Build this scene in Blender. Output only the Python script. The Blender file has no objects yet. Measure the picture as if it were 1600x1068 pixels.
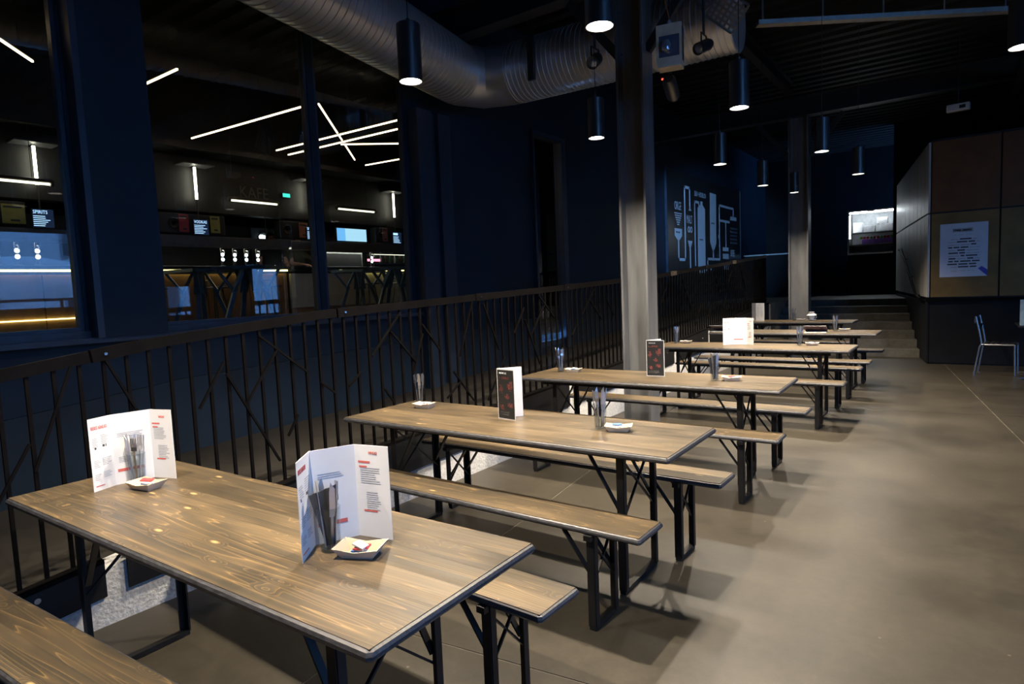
import bpy, math, random
from mathutils import Vector, Matrix
R = math.radians
random.seed(7)
scn = bpy.context.scene
col = scn.collection

# ------------------------------------------------------------------ camera, world, exposure
CAM_H = 1.5561
PITCH, ROLL, YAW, FPX = R(4.8496), R(-2.3909), R(-35.8196), 982.08
f_ = Vector((math.sin(YAW)*math.cos(PITCH), math.cos(YAW)*math.cos(PITCH), -math.sin(PITCH)))
r_ = Vector((math.cos(YAW), -math.sin(YAW), 0)); u_ = r_.cross(f_)
rr = r_*math.cos(ROLL) + u_*math.sin(ROLL); uu = -r_*math.sin(ROLL) + u_*math.cos(ROLL)
cd = bpy.data.cameras.new('camera'); cam = bpy.data.objects.new('camera', cd); col.objects.link(cam)
cam.matrix_world = Matrix(((rr.x, uu.x, -f_.x, 0), (rr.y, uu.y, -f_.y, 0), (rr.z, uu.z, -f_.z, CAM_H), (0, 0, 0, 1)))
cd.sensor_width = 36; cd.lens = FPX*36/1600; cd.clip_start = .05; cd.clip_end = 200
scn.camera = cam
w = bpy.data.worlds.new('world'); scn.world = w; w.use_nodes = True
bg = w.node_tree.nodes['Background']
bg.inputs[0].default_value = (.16, .42, 1, 1); bg.inputs[1].default_value = 12.0     # daylight, blue against the lamps' white balance
scn.view_settings.view_transform = 'Standard'; scn.view_settings.look = 'None'
scn.view_settings.exposure = 0.0; scn.view_settings.gamma = 1; scn.view_settings.use_curve_mapping = False
scn.cycles.use_denoising = True
scn.cycles.max_bounces = 8; scn.cycles.transparent_max_bounces = 16
scn.cycles.sample_clamp_indirect = 3.0
scn.cycles.caustics_reflective = False; scn.cycles.caustics_refractive = False
LAMP_W = 430.0
LAMP_COL = (1, .86, .68)
# daylight enters through the glazing of the right-hand facade: portals guide the sky light in
FX = 6.5
def portal(y0, y1, z0, z1):
    l = bpy.data.lights.new('daylight_portal', 'AREA'); l.shape = 'RECTANGLE'
    l.size = z1-z0; l.size_y = y1-y0; l.cycles.is_portal = True
    o = bpy.data.objects.new('daylight_portal', l); col.objects.link(o)
    o.location = (FX+.26, (y0+y1)/2, (z0+z1)/2); o.rotation_euler = (0, R(90), 0)
for a in ((-2.5, 1.1, 1.2, 5.0), (3.75, 7.2, 1.5, 3.35), (8.35, 9.0, 1.15, 2.05), (10.85, 11.8, .05, 2.5)): portal(*a)

# ------------------------------------------------------------------ materials
MATS = {}
def nt(name):
    m = bpy.data.materials.new(name); m.use_nodes = True; MATS[name] = m
    t = m.node_tree; b = t.nodes['Principled BSDF']
    return m, t, b
def L(t, a, b): t.links.new(a, b)
def node(t, typ, **kw):
    n = t.nodes.new(typ)
    for k, v in kw.items():
        if isinstance(v, (int, float, str, bool)) and hasattr(n, k): setattr(n, k, v)
    return n
def mat(name, c, rough=.5, metal=0, noise=.15, scale=12, bump=0, spec=.5, emit=None, es=0, coord='Object', stretch=(1, 1, 1)):
    m, t, b = nt(name)
    tc = node(t, 'ShaderNodeTexCoord'); mp = node(t, 'ShaderNodeMapping'); mp.inputs['Scale'].default_value = stretch
    L(t, tc.outputs[coord], mp.inputs[0])
    n = node(t, 'ShaderNodeTexNoise'); n.inputs['Scale'].default_value = scale; n.inputs['Detail'].default_value = 4
    L(t, mp.outputs[0], n.inputs['Vector'])
    r = node(t, 'ShaderNodeValToRGB')
    r.color_ramp.elements[0].position = .3; r.color_ramp.elements[1].position = .7
    r.color_ramp.elements[0].color = tuple(x*(1-noise) for x in c)+(1,)
    r.color_ramp.elements[1].color = tuple(min(1, x*(1+noise)) for x in c)+(1,)
    L(t, n.outputs[0], r.inputs[0]); L(t, r.outputs[0], b.inputs['Base Color'])
    b.inputs['Roughness'].default_value = rough; b.inputs['Metallic'].default_value = metal
    b.inputs['Specular IOR Level'].default_value = spec
    if bump:
        bp = node(t, 'ShaderNodeBump'); bp.inputs['Strength'].default_value = bump; bp.inputs['Distance'].default_value = .01
        L(t, n.outputs[0], bp.inputs['Height']); L(t, bp.outputs[0], b.inputs['Normal'])
    if emit:
        b.inputs['Emission Color'].default_value = tuple(emit)+(1,); b.inputs['Emission Strength'].default_value = es
    return m
def emis(name, c, s): return mat(name, (.02, .02, .02), .4, emit=c, es=s, noise=0)

def wood_mat(name, dark, mid, gold):
    m, t, b = nt(name)
    tc = node(t, 'ShaderNodeTexCoord'); oi = node(t, 'ShaderNodeObjectInfo')
    off = node(t, 'ShaderNodeVectorMath', operation='MULTIPLY'); 
    cmb = node(t, 'ShaderNodeCombineXYZ'); L(t, oi.outputs['Random'], cmb.inputs[0]); L(t, oi.outputs['Random'], cmb.inputs[1]); L(t, oi.outputs['Random'], cmb.inputs[2])
    L(t, cmb.outputs[0], off.inputs[0]); off.inputs[1].default_value = (37, 91, 53)
    add = node(t, 'ShaderNodeVectorMath', operation='ADD'); L(t, tc.outputs['Object'], add.inputs[0]); L(t, off.outputs[0], add.inputs[1])
    # knots
    mk = node(t, 'ShaderNodeMapping'); mk.inputs['Scale'].default_value = (4.2, 12, 1); L(t, add.outputs[0], mk.inputs[0])
    vo = node(t, 'ShaderNodeTexVoronoi'); vo.inputs['Scale'].default_value = 1; vo.inputs['Randomness'].default_value = 1; L(t, mk.outputs[0], vo.inputs['Vector'])
    # warp the grain around the knots
    mg = node(t, 'ShaderNodeMapping'); mg.inputs['Scale'].default_value = (.30, 9, 1); L(t, add.outputs[0], mg.inputs[0])
    n1 = node(t, 'ShaderNodeTexNoise'); n1.inputs['Scale'].default_value = 1.0; n1.inputs['Detail'].default_value = 2; L(t, mg.outputs[0], n1.inputs['Vector'])
    mu = node(t, 'ShaderNodeMath', operation='MULTIPLY'); L(t, n1.outputs[0], mu.inputs[0]); mu.inputs[1].default_value = 22
    kd = node(t, 'ShaderNodeMath', operation='SUBTRACT'); kd.inputs[0].default_value = .30; L(t, vo.outputs['Distance'], kd.inputs[1])
    kdm = node(t, 'ShaderNodeMath', operation='MAXIMUM'); L(t, kd.outputs[0], kdm.inputs[0]); kdm.inputs[1].default_value = 0
    kq = node(t, 'ShaderNodeMath', operation='MULTIPLY'); L(t, kdm.outputs[0], kq.inputs[0]); kq.inputs[1].default_value = 11
    sm = node(t, 'ShaderNodeMath', operation='ADD'); L(t, mu.outputs[0], sm.inputs[0]); L(t, kq.outputs[0], sm.inputs[1])
    fr = node(t, 'ShaderNodeMath', operation='FRACT'); L(t, sm.outputs[0], fr.inputs[0])
    rg = node(t, 'ShaderNodeValToRGB'); cr = rg.color_ramp
    cr.elements[0].position = 0; cr.elements[0].color = (*gold, 1)
    cr.elements[1].position = 1; cr.elements[1].color = (*mid, 1)
    e = cr.elements.new(.10); e.color = (*mid, 1)
    e = cr.elements.new(.55); e.color = (*dark, 1)
    e = cr.elements.new(.93); e.color = (*dark, 1)
    L(t, fr.outputs[0], rg.inputs[0])
    # large cloudy variation of the stain
    mc = node(t, 'ShaderNodeMapping'); mc.inputs['Scale'].default_value = (1.5, 5, 1); L(t, add.outputs[0], mc.inputs[0])
    n2 = node(t, 'ShaderNodeTexNoise'); n2.inputs['Scale'].default_value = 1.3; n2.inputs['Detail'].default_value = 5; L(t, mc.outputs[0], n2.inputs['Vector'])
    r2 = node(t, 'ShaderNodeValToRGB'); r2.color_ramp.elements[0].position = .38; r2.color_ramp.elements[1].position = .62
    r2.color_ramp.elements[0].color = (*[x*.72 for x in dark], 1); r2.color_ramp.elements[1].color = (*[x*1.2 for x in mid], 1)
    L(t, n2.outputs[0], r2.inputs[0])
    mx = node(t, 'ShaderNodeMix', data_type='RGBA'); mx.inputs[0].default_value = .45
    L(t, rg.outputs[0], mx.inputs[6]); L(t, r2.outputs[0], mx.inputs[7])
    # bright knots
    rk = node(t, 'ShaderNodeValToRGB'); rk.color_ramp.elements[0].position = .05; rk.color_ramp.elements[0].color = (1, 1, 1, 1)
    rk.color_ramp.elements[1].position = .12; rk.color_ramp.elements[1].color = (0, 0, 0, 1)
    L(t, vo.outputs['Distance'], rk.inputs[0])
    mx2 = node(t, 'ShaderNodeMix', data_type='RGBA'); kc = node(t, 'ShaderNodeSeparateColor'); L(t, vo.outputs['Color'], kc.inputs[0]); kg = node(t, 'ShaderNodeMath', operation='GREATER_THAN'); L(t, kc.outputs[0], kg.inputs[0]); kg.inputs[1].default_value = .45
    km_ = node(t, 'ShaderNodeMath', operation='MULTIPLY'); L(t, rk.outputs[0], km_.inputs[0]); L(t, kg.outputs[0], km_.inputs[1]); L(t, km_.outputs[0], mx2.inputs[0]); L(t, mx.outputs[2], mx2.inputs[6])
    mx2.inputs[7].default_value = (*[min(1, x*1.25) for x in gold], 1)
    # a few pale paint specks
    vs_ = node(t, 'ShaderNodeTexVoronoi'); vs_.inputs['Scale'].default_value = 4.5; L(t, add.outputs[0], vs_.inputs['Vector'])
    ls = node(t, 'ShaderNodeMath', operation='LESS_THAN'); L(t, vs_.outputs['Distance'], ls.inputs[0]); ls.inputs[1].default_value = .035
    sc2 = node(t, 'ShaderNodeSeparateColor'); L(t, vs_.outputs['Color'], sc2.inputs[0]); gt = node(t, 'ShaderNodeMath', operation='GREATER_THAN'); L(t, sc2.outputs[1], gt.inputs[0]); gt.inputs[1].default_value = .62
    mm = node(t, 'ShaderNodeMath', operation='MULTIPLY'); L(t, ls.outputs[0], mm.inputs[0]); L(t, gt.outputs[0], mm.inputs[1])
    mx3 = node(t, 'ShaderNodeMix', data_type='RGBA'); L(t, mm.outputs[0], mx3.inputs[0]); L(t, mx2.outputs[2], mx3.inputs[6]); mx3.inputs[7].default_value = (.5, .5, .48, 1)
    # each plank its own tone
    hv = node(t, 'ShaderNodeHueSaturation'); mr = node(t, 'ShaderNodeMapRange'); mr.inputs[3].default_value = .70; mr.inputs[4].default_value = 1.3
    L(t, oi.outputs['Random'], mr.inputs[0]); L(t, mr.outputs[0], hv.inputs['Value']); L(t, mx3.outputs[2], hv.inputs['Color'])
    L(t, hv.outputs[0], b.inputs['Base Color'])
    rr_ = node(t, 'ShaderNodeMapRange'); rr_.inputs[3].default_value = .28; rr_.inputs[4].default_value = .50; L(t, n2.outputs[0], rr_.inputs[0]); L(t, rr_.outputs[0], b.inputs['Roughness'])
    bp = node(t, 'ShaderNodeBump'); bp.inputs['Strength'].default_value = .12; bp.inputs['Distance'].default_value = .002; L(t, fr.outputs[0], bp.inputs['Height']); L(t, bp.outputs[0], b.inputs['Normal'])
    return m

def concrete_mat(name, c1, c2, rough=(.3, .5), scale=1.2):
    m, t, b = nt(name)
    tc = node(t, 'ShaderNodeTexCoord'); oi = node(t, 'ShaderNodeNewGeometry')
    n = node(t, 'ShaderNodeTexNoise'); n.inputs['Scale'].default_value = scale; n.inputs['Detail'].default_value = 8; n.inputs['Roughness'].default_value = .62
    L(t, oi.outputs['Position'], n.inputs['Vector'])
    r = node(t, 'ShaderNodeValToRGB'); r.color_ramp.elements[0].position = .32; r.color_ramp.elements[1].position = .68
    r.color_ramp.elements[0].color = (*c1, 1); r.color_ramp.elements[1].color = (*c2, 1); L(t, n.outputs[0], r.inputs[0])
    n2 = node(t, 'ShaderNodeTexNoise'); n2.inputs['Scale'].default_value = 16; n2.inputs['Detail'].default_value = 9; n2.inputs['Roughness'].default_value = .72; L(t, oi.outputs['Position'], n2.inputs['Vector'])
    mx = node(t, 'ShaderNodeMix', data_type='RGBA', blend_type='MULTIPLY'); mx.inputs[0].default_value = .7
    L(t, r.outputs[0], mx.inputs[6]); L(t, n2.outputs[0], mx.inputs[7]); 
    # small pale specks
    v = node(t, 'ShaderNodeTexVoronoi'); v.inputs['Scale'].default_value = 5; L(t, oi.outputs['Position'], v.inputs['Vector'])
    rk = node(t, 'ShaderNodeValToRGB'); rk.color_ramp.elements[0].position = .015; rk.color_ramp.elements[0].color = (1, 1, 1, 1)
    rk.color_ramp.elements[1].position = .04; rk.color_ramp.elements[1].color = (0, 0, 0, 1); L(t, v.outputs['Distance'], rk.inputs[0])
    m2 = node(t, 'ShaderNodeMix', data_type='RGBA'); L(t, rk.outputs[0], m2.inputs[0]); L(t, mx.outputs[2], m2.inputs[6]); m2.inputs[7].default_value = (*[min(1, x*2) for x in c2], 1)
    L(t, m2.outputs[2], b.inputs['Base Color'])
    mr = node(t, 'ShaderNodeMapRange'); mr.inputs[3].default_value = rough[0]; mr.inputs[4].default_value = rough[1]; L(t, n.outputs[0], mr.inputs[0]); L(t, mr.outputs[0], b.inputs['Roughness'])
    bp = node(t, 'ShaderNodeBump'); bp.inputs['Strength'].default_value = .06; bp.inputs['Distance'].default_value = .004; L(t, n2.outputs[0], bp.inputs['Height']); L(t, bp.outputs[0], b.inputs['Normal'])
    return m

def glass_mat(name, ior=1.5, tint=(1, 1, 1), rough=0.0):
    m = bpy.data.materials.new(name); m.use_nodes = True; MATS[name] = m
    t = m.node_tree; t.nodes.clear()
    o = node(t, 'ShaderNodeOutputMaterial'); mx = node(t, 'ShaderNodeMixShader'); fr = node(t, 'ShaderNodeFresnel'); fr.inputs[0].default_value = ior
    tr = node(t, 'ShaderNodeBsdfTransparent'); tr.inputs[0].default_value = (*tint, 1)
    gl = node(t, 'ShaderNodeBsdfGlossy'); gl.inputs['Roughness'].default_value = rough
    ge = node(t, 'ShaderNodeNewGeometry'); sb = node(t, 'ShaderNodeMath', operation='SUBTRACT'); sb.inputs[0].default_value = 1; L(t, ge.outputs['Backfacing'], sb.inputs[1])
    ml = node(t, 'ShaderNodeMath', operation='MULTIPLY'); L(t, fr.outputs[0], ml.inputs[0]); L(t, sb.outputs[0], ml.inputs[1])
    L(t, ml.outputs[0], mx.inputs[0]); L(t, tr.outputs[0], mx.inputs[1]); L(t, gl.outputs[0], mx.inputs[2]); L(t, mx.outputs[0], o.inputs[0])
    return m

wood_mat('wood', (.062, .050, .034), (.122, .084, .043), (.36, .235, .10))
mat('wood_edge', (.045, .045, .05), .42, noise=.5, scale=30, stretch=(1, 4, 4))
mat('black_steel', (.007, .007, .008), .42, metal=.0, noise=.3, spec=.4)
mat('rail_black', (.0035, .003, .003), .5, noise=.35, scale=9, spec=.07)
mat('splice_steel', (.10, .08, .06), .4, metal=.6, noise=.3)
mat('bolt_steel', (.6, .6, .62), .25, metal=1)
mat('navy_wall', (.0055, .018, .036), .62, noise=.22, scale=1.6, spec=.3)
mat('navy_plinth', (.009, .020, .037), .6, noise=.25, scale=2.2, spec=.3)
mat('frame_navy', (.018, .032, .056), .42, noise=.2, scale=6)
mat('black_wall', (.008, .009, .012), .7, noise=.3, scale=2, spec=.2)
mat('ceiling_black', (.005, .005, .006), .6, noise=.3, scale=3, spec=.3)
mat('beam_black', (.014, .016, .02), .55, noise=.3, scale=4)
concrete_mat('floor_concrete', (.044, .037, .0255), (.086, .072, .050), (.30, .5))
concrete_mat('ramp_concrete', (.034, .03, .025), (.066, .058, .047), (.45, .65))
mat('joint_filler', (.13, .115, .085), .7, noise=.3, scale=20)
mat('kerb_white', (.55, .55, .54), .85, noise=.2, scale=60, bump=.5)
mat('column_paint', (.105, .108, .112), .40, noise=.3, scale=3, stretch=(3, 3, .5))
m, t, b = nt('duct_metal')
b.inputs['Metallic'].default_value = .72; b.inputs['Roughness'].default_value = .3
n = node(t, 'ShaderNodeTexNoise'); n.inputs['Scale'].default_value = 5; n.inputs['Detail'].default_value = 5
g = node(t, 'ShaderNodeNewGeometry'); L(t, g.outputs['Position'], n.inputs['Vector'])
r = node(t, 'ShaderNodeValToRGB'); r.color_ramp.elements[0].color = (.68, .68, .69, 1); r.color_ramp.elements[1].color = (.80, .80, .80, 1); L(t, n.outputs[0], r.inputs[0]); L(t, r.outputs[0], b.inputs['Base Color'])
mr = node(t, 'ShaderNodeMapRange'); mr.inputs[3].default_value = .30; mr.inputs[4].default_value = .36; L(t, n.outputs[0], mr.inputs[0]); L(t, mr.outputs[0], b.inputs['Roughness'])
mat('tray_metal', (.42, .40, .37), .45, metal=.8, noise=.15)
mat('lamp_black', (.016, .017, .02), .33, noise=.1, spec=.7)
mat('lamp_white', (.8, .78, .74), .4, noise=.02)
emis('lamp_glow', (1, .95, .86), 14)
mat('cable', (.01, .01, .01), .6)
mat('paper', (.88, .88, .88), .7, noise=.03)
mat('paper_grey', (.45, .46, .48), .7, noise=.05)
mat('ink_red', (.72, .16, .13), .7, noise=.1)
mat('ink_grey', (.42, .43, .45), .7, noise=.1)
mat('ink_dark', (.05, .05, .06), .7, noise=.1)
mat('card_black', (.022, .022, .024), .55, noise=.1)
mat('cover_brown', (.06, .022, .016), .5, noise=.2)
mat('tray_paper', (.60, .55, .48), .8, noise=.06)
mat('tray_inside', (.78, .66, .46), .8, noise=.06)
mat('sachet_white', (.82, .82, .84), .5, noise=.03)
mat('sachet_blue', (.08, .2, .55), .5)
mat('sachet_red', (.6, .06, .06), .5)
mat('cutlery', (.74, .74, .76), .30, metal=1, noise=.05)
mat('napkin_dark', (.045, .048, .06), .8, noise=.3)
mat('porcelain', (.82, .82, .82), .25, noise=.02)
glass_mat('tumbler_glass', 1.7, (.87, .90, .92))
glass_mat('window_glass', 1.85, (.86, .92, .93))
glass_mat('facade_glass', 1.45, (.95, .97, .98))
mat('board_black', (.018, .018, .02), .32, noise=.2, scale=2)
mat('board_print', (.62, .70, .80), .5, noise=.04)
mat('board_ink', (.10, .12, .15), .5)
mat('panel_ochre', (.175, .105, .026), .5, noise=.25, scale=3)
mat('panel_brown', (.125, .05, .010), .5, noise=.25, scale=3)
mat('panel_white', (.48, .47, .43), .45, noise=.1, scale=3, stretch=(1, 1, .3))
mat('panel_core', (.012, .012, .014), .6)
mat('poster_paper', (.62, .66, .74), .6, noise=.03)
mat('poster_blue', (.05, .08, .45), .6)
concrete_mat('stair_concrete', (.15, .14, .12), (.28, .26, .22), (.5, .7), 3)
mat('alu', (.28, .29, .31), .36, metal=1, noise=.05)
mat('chair_black', (.02, .02, .022), .45)
mat('case_metal', (.5, .52, .53), .35, metal=.9)
emis('case_light', (.86, .95, 1), 28)
mat('box_white', (.75, .76, .78), .6)
mat('fruit_red', (.5, .04, .04), .5); mat('fruit_green', (.15, .4, .05), .5); mat('box_purple', (.25, .12, .5), .5)
mat('box_inside', (.5, .52, .54), .6)
# bar
mat('bar_wood', (.30, .155, .06), .55, noise=.3, scale=4, stretch=(1, 1, .3))
mat('bar_top', (.02, .02, .022), .35)
mat('bar_cream', (.62, .57, .42), .55, noise=.06)
mat('hood_grey', (.11, .11, .12), .5)
mat('bar_floor', (.16, .12, .09), .45, noise=.3)
mat('fascia_dark', (.022, .021, .022), .55)
emis('led_yellow', (1, .80, .28), 6)
emis('hood_fill', (1, .9, .75), 11)  # unseen fill glow added under the hood to brighten taps and staff
emis('led_tube', (1, .66, .40), 7)
emis('tube_white', (1, .88, .66), 15)
emis('tube_soft', (1, .86, .62), 3)
emis('tap_light', (.92, .96, 1), 6)
emis('screen_dark', (.01, .02, .05), 1.0)
emis('screen_text', (.5, .72, 1), 1.8)
emis('tv_blue', (.20, .55, 1), 1.2)
emis('tv_pale', (.50, .82, 1), 1.2)
emis('exit_green', (.06, .8, .6), 1.6)
emis('spot_white', (.9, .97, 1), 7)
emis('neon_red', (1, .25, .35), 3)
emis('led_red', (1, .05, .03), 4)
mat('poster_red', (.52, .05, .05), .6); mat('poster_olive', (.38, .34, .08), .6); mat('poster_orange', (.55, .20, .10), .6); mat('poster_pink', (.42, .16, .14), .6)
mat('table_teal', (.06, .10, .13), .4, noise=.2)
mat('stool_steel', (.10, .085, .07), .4, metal=.5)
mat('bottle_dark', (.05, .035, .02), .12); mat('bottle_green', (.03, .09, .04), .12); mat('bottle_clear', (.35, .37, .38), .1)
mat('skin', (.50, .26, .17), .55, noise=.06); mat('hair_brown', (.26, .09, .035), .7, noise=.3, scale=40); mat('hair_dark', (.03, .018, .012), .7, noise=.3, scale=40)
mat('shirt_black', (.02, .02, .024), .8); mat('shirt_green', (.07, .075, .055), .8); mat('trouser_dark', (.02, .022, .03), .8)
mat('neon_off', (.16, .15, .14), .4)
mat('plaster_white', (.7, .72, .75), .8, noise=.06); mat('asphalt', (.05, .05, .05), .8, noise=.2); mat('tent_white', (.85, .86, .88), .7, noise=.03)
mat('leaf', (.06, .14, .04), .6, noise=.4); mat('bark', (.10, .07, .045), .8, noise=.3); mat('shutter_grey', (.25, .27, .3), .6)
mat('window_dark', (.05, .06, .07), .15)
mat('lens_glass', (.10, .13, .2), .08, spec=.9); mat('lens_pale', (.45, .5, .6), .12, metal=.7)
mat('flood_cream', (.62, .56, .44), .5); mat('cord_orange', (.6, .16, .03), .6)
mat('cyan_card', (.45, .62, .68), .6)

# ------------------------------------------------------------------ helpers
class MB:
    def __init__(s): s.v = []; s.f = []; s.mi = []; s.cur = 0
    def add(s, vs, fs):
        o = len(s.v); s.v += [tuple(x) for x in vs]; s.f += [tuple(i+o for i in q) for q in fs]; s.mi += [s.cur]*len(fs); return s
    def box(s, x0, x1, y0, y1, z0, z1):
        return s.add([(x0, y0, z0), (x1, y0, z0), (x1, y1, z0), (x0, y1, z0), (x0, y0, z1), (x1, y0, z1), (x1, y1, z1), (x0, y1, z1)],
                     [(3, 2, 1, 0), (4, 5, 6, 7), (0, 1, 5, 4), (1, 2, 6, 5), (2, 3, 7, 6), (3, 0, 4, 7)])
    def cham(s, x0, x1, y0, y1, z0, z1, c):   # box with chamfered vertical and top edges
        def ring(d, z): 
            e = d+c*.9
            return [(x0+e, y0+d, z), (x1-e, y0+d, z), (x1-d, y0+e, z), (x1-d, y1-e, z), (x1-e, y1-d, z), (x0+e, y1-d, z), (x0+d, y1-e, z), (x0+d, y0+e, z)]
        rs = [ring(c*.5, z0), ring(0, z0+c*.7), ring(0, z1-c), ring(c*.35, z1-c*.3), ring(c, z1)]
        vs = [p for q in rs for p in q]; fs = [tuple(range(7, -1, -1)), tuple(range(32, 40))]
        for k in range(4):
            for i in range(8):
                j = (i+1) % 8; fs.append((k*8+i, k*8+j, k*8+8+j, k*8+8+i))
        return s.add(vs, fs)
    def bar(s, p, q, w, h, up=(0, 0, 1)):
        p = Vector(p); q = Vector(q); d = (q-p).normalized(); up = Vector(up)
        if abs(d.dot(up)) > .97: up = Vector((1, 0, 0))
        a = d.cross(up).normalized()*w/2; b2 = a.cross(d).normalized()*h/2
        vs = [p-a-b2, p+a-b2, p+a+b2, p-a+b2, q-a-b2, q+a-b2, q+a+b2, q-a+b2]
        return s.add(vs, [(3, 2, 1, 0), (4, 5, 6, 7), (0, 1, 5, 4), (1, 2, 6, 5), (2, 3, 7, 6), (3, 0, 4, 7)])
    def tube(s, pts, r, n=8, cap=True):
        pts = [Vector(p) for p in pts]; rs = r if isinstance(r, (list, tuple)) else [r]*len(pts)
        vs = []; fs = []
        prev = None
        for i, p in enumerate(pts):
            d = (pts[min(i+1, len(pts)-1)]-pts[max(i-1, 0)]).normalized()
            if prev is None:
                up = Vector((0, 0, 1)) if abs(d.z) < .9 else Vector((1, 0, 0)); a = d.cross(up).normalized()
            else: a = (prev-d*prev.dot(d)).normalized()
            prev = a; b2 = d.cross(a)
            for k in range(n):
                th = 2*math.pi*k/n; vs.append(p+(a*math.cos(th)+b2*math.sin(th))*rs[i])
        for i in range(len(pts)-1):
            for k in range(n):
                j = (k+1) % n; fs.append((i*n+k, i*n+j, i*n+n+j, i*n+n+k))
        if cap:
            fs.append(tuple(range(n-1, -1, -1))); o = (len(pts)-1)*n; fs.append(tuple(range(o, o+n)))
        return s.add(vs, fs)
    def lathe(s, prof, n=24, c=(0, 0, 0), axis='Z', cap=True):
        vs = []; fs = []
        for (r, z) in prof:
            for k in range(n):
                th = 2*math.pi*k/n; x, y = r*math.cos(th), r*math.sin(th)
                if axis == 'Z': p = (c[0]+x, c[1]+y, c[2]+z)
                elif axis == 'X': p = (c[0]+z, c[1]+x, c[2]+y)
                else: p = (c[0]+y, c[1]+z, c[2]+x)
                vs.append(p)
        m_ = len(prof)
        for i in range(m_-1):
            for k in range(n):
                j = (k+1) % n; fs.append((i*n+k, i*n+j, i*n+n+j, i*n+n+k))
        if cap and prof[0][0] > 1e-6: fs.append(tuple(range(n-1, -1, -1)))
        if cap and prof[-1][0] > 1e-6: fs.append(tuple(range((m_-1)*n, m_*n)))
        return s.add(vs, fs)
    def prism(s, poly, d0, d1, plane='YZ'):     # polygon in a plane, extruded along the third axis d0..d1
        n = len(poly); vs = []
        for d in (d0, d1):
            for (a, b2) in poly:
                vs.append((d, a, b2) if plane == 'YZ' else ((a, d, b2) if plane == 'XZ' else (a, b2, d)))
        fs = [tuple(range(n-1, -1, -1)), tuple(range(n, 2*n))]+[(i, (i+1) % n, n+(i+1) % n, n+i) for i in range(n)]
        return s.add(vs, fs)
    def xf(s, M): s.v = [tuple(M @ Vector(p)) for p in s.v]; return s
    def mesh(s, name, mats, smooth=False):
        me = bpy.data.meshes.new(name); me.from_pydata(s.v, [], s.f); me.validate()
        if isinstance(mats, str): mats = [mats]
        for m_ in mats: me.materials.append(MATS[m_])
        if len(mats) > 1 and len(me.polygons) == len(s.mi):
            for p, i in zip(me.polygons, s.mi): p.material_index = i
        me.update()
        import bmesh
        bm = bmesh.new(); bm.from_mesh(me); bmesh.ops.recalc_face_normals(bm, faces=bm.faces); bm.to_mesh(me); bm.free()
        if smooth:
            for p in me.polygons: p.use_smooth = True
            try: me.set_sharp_from_angle(angle=R(40))
            except Exception: pass
        return me
    def build(s, name, mats, parent=None, loc=None, smooth=False, rot=None):
        return obj(name, s.mesh(name, mats, smooth), parent, loc, rot)
def obj(name, me, parent=None, loc=None, rot=None):
    o = bpy.data.objects.new(name, me); col.objects.link(o)
    if parent is not None: o.parent = parent
    if loc is not None: o.location = loc
    if rot is not None: o.rotation_euler = rot
    return o
def tag(o, label, cat, group=None):
    o['label'] = label; o['category'] = cat
    if group: o['group'] = group
    return o
def thing(name, label, cat, loc=(0, 0, 0), rz=0, group=None):
    o = obj(name, None, None, loc, (0, 0, rz)); o.empty_display_size = .1
    return tag(o, label, cat, group)
def struct(o, label=None):
    o['kind'] = 'structure'
    if label: o['label'] = label
    return o
def copy_tree(o, parent=None):
    c = o.copy(); col.objects.link(c); c.parent = parent
    for ch in list(o.children): copy_tree(ch, c)
    return c
TEXTS = {}
def text_mesh(s, size, mname, align='LEFT', ext=.0006, sx=1.0):
    key = (s, size, mname, align, sx)
    if key in TEXTS: return TEXTS[key]
    cu = bpy.data.curves.new('lettering', 'FONT'); cu.body = s; cu.size = size; cu.extrude = ext; cu.align_x = align; cu.resolution_u = 2
    o = bpy.data.objects.new('lettering_src', cu); col.objects.link(o)
    dg = bpy.context.evaluated_depsgraph_get(); me = bpy.data.meshes.new_from_object(o.evaluated_get(dg))
    me.name = 'lettering'; me.materials.clear(); me.materials.append(MATS[mname])
    for v in me.vertices: v.co.x *= sx
    bpy.data.objects.remove(o); bpy.data.curves.remove(cu)
    TEXTS[key] = me
    return me
FACE_X = Matrix(((0, 0, 1, 0), (1, 0, 0, 0), (0, 1, 0, 0), (0, 0, 0, 1)))     # reads from +X
FACE_NY = Matrix(((1, 0, 0, 0), (0, 0, -1, 0), (0, 1, 0, 0), (0, 0, 0, 1)))   # reads from -Y
def text(s, size, mname, parent, loc, face=FACE_X, align='LEFT', sx=1.0, name='lettering'):
    o = obj(name, text_mesh(s, size, mname, align, sx=sx), parent)
    o.matrix_local = Matrix.Translation(loc) @ face
    return o
def interp(tab, y):
    if y <= tab[0][0]: a, b2 = tab[0], tab[1]
    elif y >= tab[-1][0]: a, b2 = tab[-2], tab[-1]
    else:
        for a, b2 in zip(tab, tab[1:]):
            if a[0] <= y <= b2[0]: break
    return a[1]+(b2[1]-a[1])*(y-a[0])/(b2[0]-a[0])

# ------------------------------------------------------------------ the setting
WX = -5.36                      # face of the left (window) wall
CEIL = 5.3
PLAT = 1.0                      # platform and bar floor level
RAIL = [(-2.5, .96), (.9, 1.297), (1.56, 1.38), (2.6, 1.465), (5.7, 1.571), (8.2, 1.67), (14.2, 2.05)]
rail_z = lambda y: interp(RAIL, y)
ramp_z = lambda y: max(0.0, rail_z(y)-1.17)

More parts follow.
